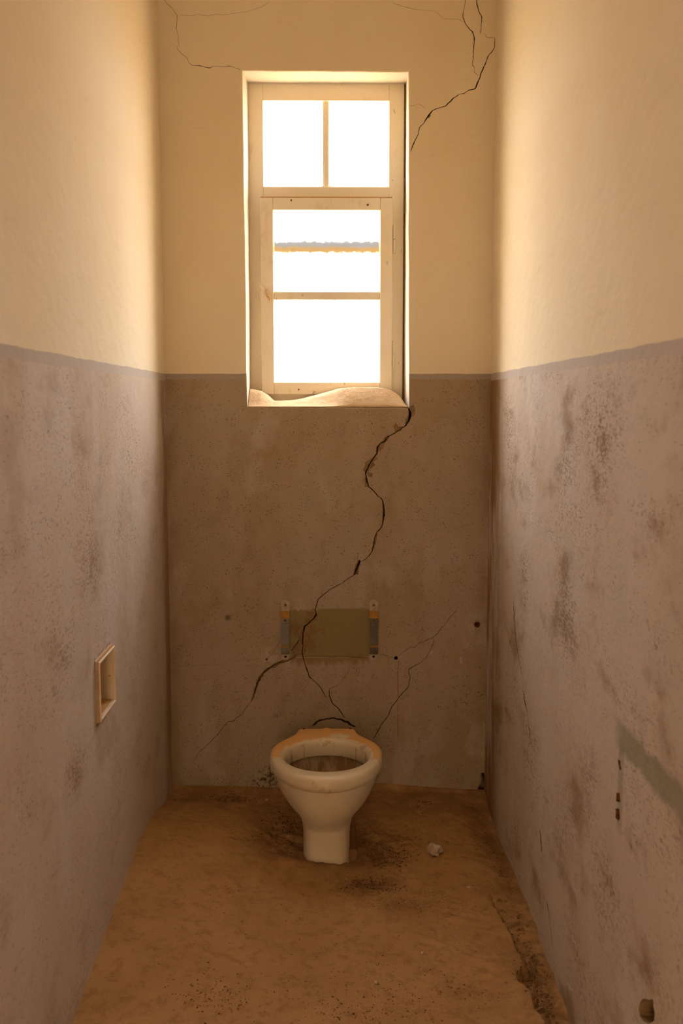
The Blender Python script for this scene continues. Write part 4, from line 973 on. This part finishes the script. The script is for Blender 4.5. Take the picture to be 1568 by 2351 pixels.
def grit(name, X, Y, S, mat, seed, label, flat=0.6):
    r = np.random.RandomState(seed); Z = ground(X, Y); n = len(X)
    base = np.array([(1, 0, 0), (-0.5, 0.87, 0), (-0.5, -0.87, 0), (0.1, 0, 1), (0, 0.1, -0.7)])
    fc = np.array([(0, 1, 3), (1, 2, 3), (2, 0, 3), (1, 0, 4), (2, 1, 4), (0, 2, 4)])
    V = np.zeros((n, 5, 3)); a = r.rand(n) * 6.283
    jit = base[None] * r.uniform(0.6, 1.4, (n, 5, 1)) + r.uniform(-0.25, 0.25, (n, 5, 3))
    V[..., 0] = jit[..., 0] * np.cos(a)[:, None] - jit[..., 1] * np.sin(a)[:, None]
    V[..., 1] = jit[..., 0] * np.sin(a)[:, None] + jit[..., 1] * np.cos(a)[:, None]
    V[..., 2] = jit[..., 2] * flat
    V *= S[:, None, None]; V += np.stack([X, Y, Z + S * 0.15], -1)[:, None, :]
    Fa = (fc[None] + (np.arange(n) * 5)[:, None, None]).reshape(-1, 3)
    o = mesh_obj(name, V.reshape(-1, 3).tolist(), Fa.tolist(), mat)
    return prop(o, label, 'grit', kind='stuff')
def cluster_pts(seed, spec):
    r = np.random.RandomState(seed); X = []; Y = []; S = []
    for (px, py, sx, sy, cnt, s0, s1) in spec:      # centre in photo, spread in metres
        cnt = int(cnt * 1.7)
        p = at(px, py, 2, -0.01)
        X.append(r.normal(p.x, sx, cnt)); Y.append(r.normal(p.y, sy, cnt)); S.append(s0 + (s1 - s0) * r.rand(cnt) ** 3)
    X, Y, S = np.concatenate(X), np.concatenate(Y), np.concatenate(S)
    k = (X > XL + 0.01) & (X < XR - 0.008) & (Y < -0.006) & (Y > -2.0)
    inside = (np.abs(X - TX) < 0.085) & (Y > -0.665) & (Y < -0.29)
    k &= ~inside
    return X[k], Y[k], S[k]
brn = [(660, 1890, 0.06, 0.12, 500, .0012, .0045), (650, 1940, 0.07, 0.05, 300, .0012, .004), (850, 1960, 0.05, 0.06, 800, .0015, .006), (900, 1925, 0.08, 0.05, 400, .0012, .004), (850, 2030, 0.05, 0.03, 500, .0012, .005), (900, 2075, 0.06, 0.03, 220, .001, .004),
       (530, 1835, 0.05, 0.03, 120, .001, .004), (1000, 2060, 0.09, 0.05, 250, .001, .0035), (1240, 2220, 0.02, 0.09, 500, .0012, .005), (1150, 1950, 0.015, 0.18, 320, .001, .0035), (750, 2200, 0.28, 0.25, 500, .0008, .0028), (900, 2290, 0.12, 0.06, 200, .001, .003), (480, 1935, 0.05, 0.02, 60, .001, .003), (540, 2080, 0.07, 0.05, 110, .001, .003), (490, 2310, 0.05, 0.03, 160, .001, .004), (1060, 2255, 0.05, 0.04, 90, .001, .005), (870, 2330, 0.10, 0.03, 140, .001, .004), (450, 2200, 0.12, 0.08, 90, .0008, .0025)]
drk = [(665, 1900, 0.05, 0.10, 260, .001, .005), (530, 1836, 0.045, 0.02, 130, .001, .005), (845, 2030, 0.04, 0.02, 220, .0012, .006), (880, 1960, 0.05, 0.05, 200, .001, .005), (970, 1838, 0.02, 0.02, 40, .0015, .006), (430, 1840, 0.05, 0.03, 50, .001, .004), (1010, 1870, 0.12, 0.10, 60, .001, .004), (1130, 1920, 0.012, 0.2, 160, .001, .004), (1235, 2235, 0.03, 0.06, 90, .001, .005), (590, 1808, 0.06, 0.012, 110, .001, .004),
       (760, 2150, 0.30, 0.25, 130, .0007, .003), (830, 2300, 0.14, 0.10, 90, .001, .004), (500, 2290, 0.05, 0.05, 40, .001, .004), (1000, 1812, 0.16, 0.006, 90, .001, .003)]
def along_crust(seed, cnt, s0, s1, off, spread):
    r = np.random.RandomState(seed); i = r.randint(0, len(crust) - 1, cnt); t = r.rand(cnt)
    X = CRX[i] * (1 - t) + CRX[i + 1] * t + off + r.normal(0, spread, cnt); Y = CRY[i] * (1 - t) + CRY[i + 1] * t + r.normal(0, spread, cnt)
    k = X < XR - 0.01
    return X[k], Y[k], (s0 + (s1 - s0) * r.rand(cnt) ** 3)[k]
def joined(a, b): return tuple(np.concatenate(q) for q in zip(a, b))
grit('brown_crumbs', *joined(cluster_pts(31, brn), along_crust(5, 420, .0015, .010, 0.035, 0.018)), M['grit_brown'], 1, 'brown earth crumbs strewn round the toilet foot and the right wall')
grit('dark_grit', *joined(cluster_pts(32, drk), along_crust(6, 260, .001, .0045, 0.006, 0.004)), M['grit_dark'], 2, 'dark grit and droppings scattered over the sand')
pal = [(700, 2120, 0.35, 0.35, 170, .0006, .0018), (1150, 2170, 0.03, 0.03, 14, .001, .003), (640, 1930, 0.10, 0.08, 40, .0008, .002)]
grit('pale_grit', *cluster_pts(33, pal), M['plaster_lump'], 3, 'tiny pale plaster specks sprinkled over the sand')
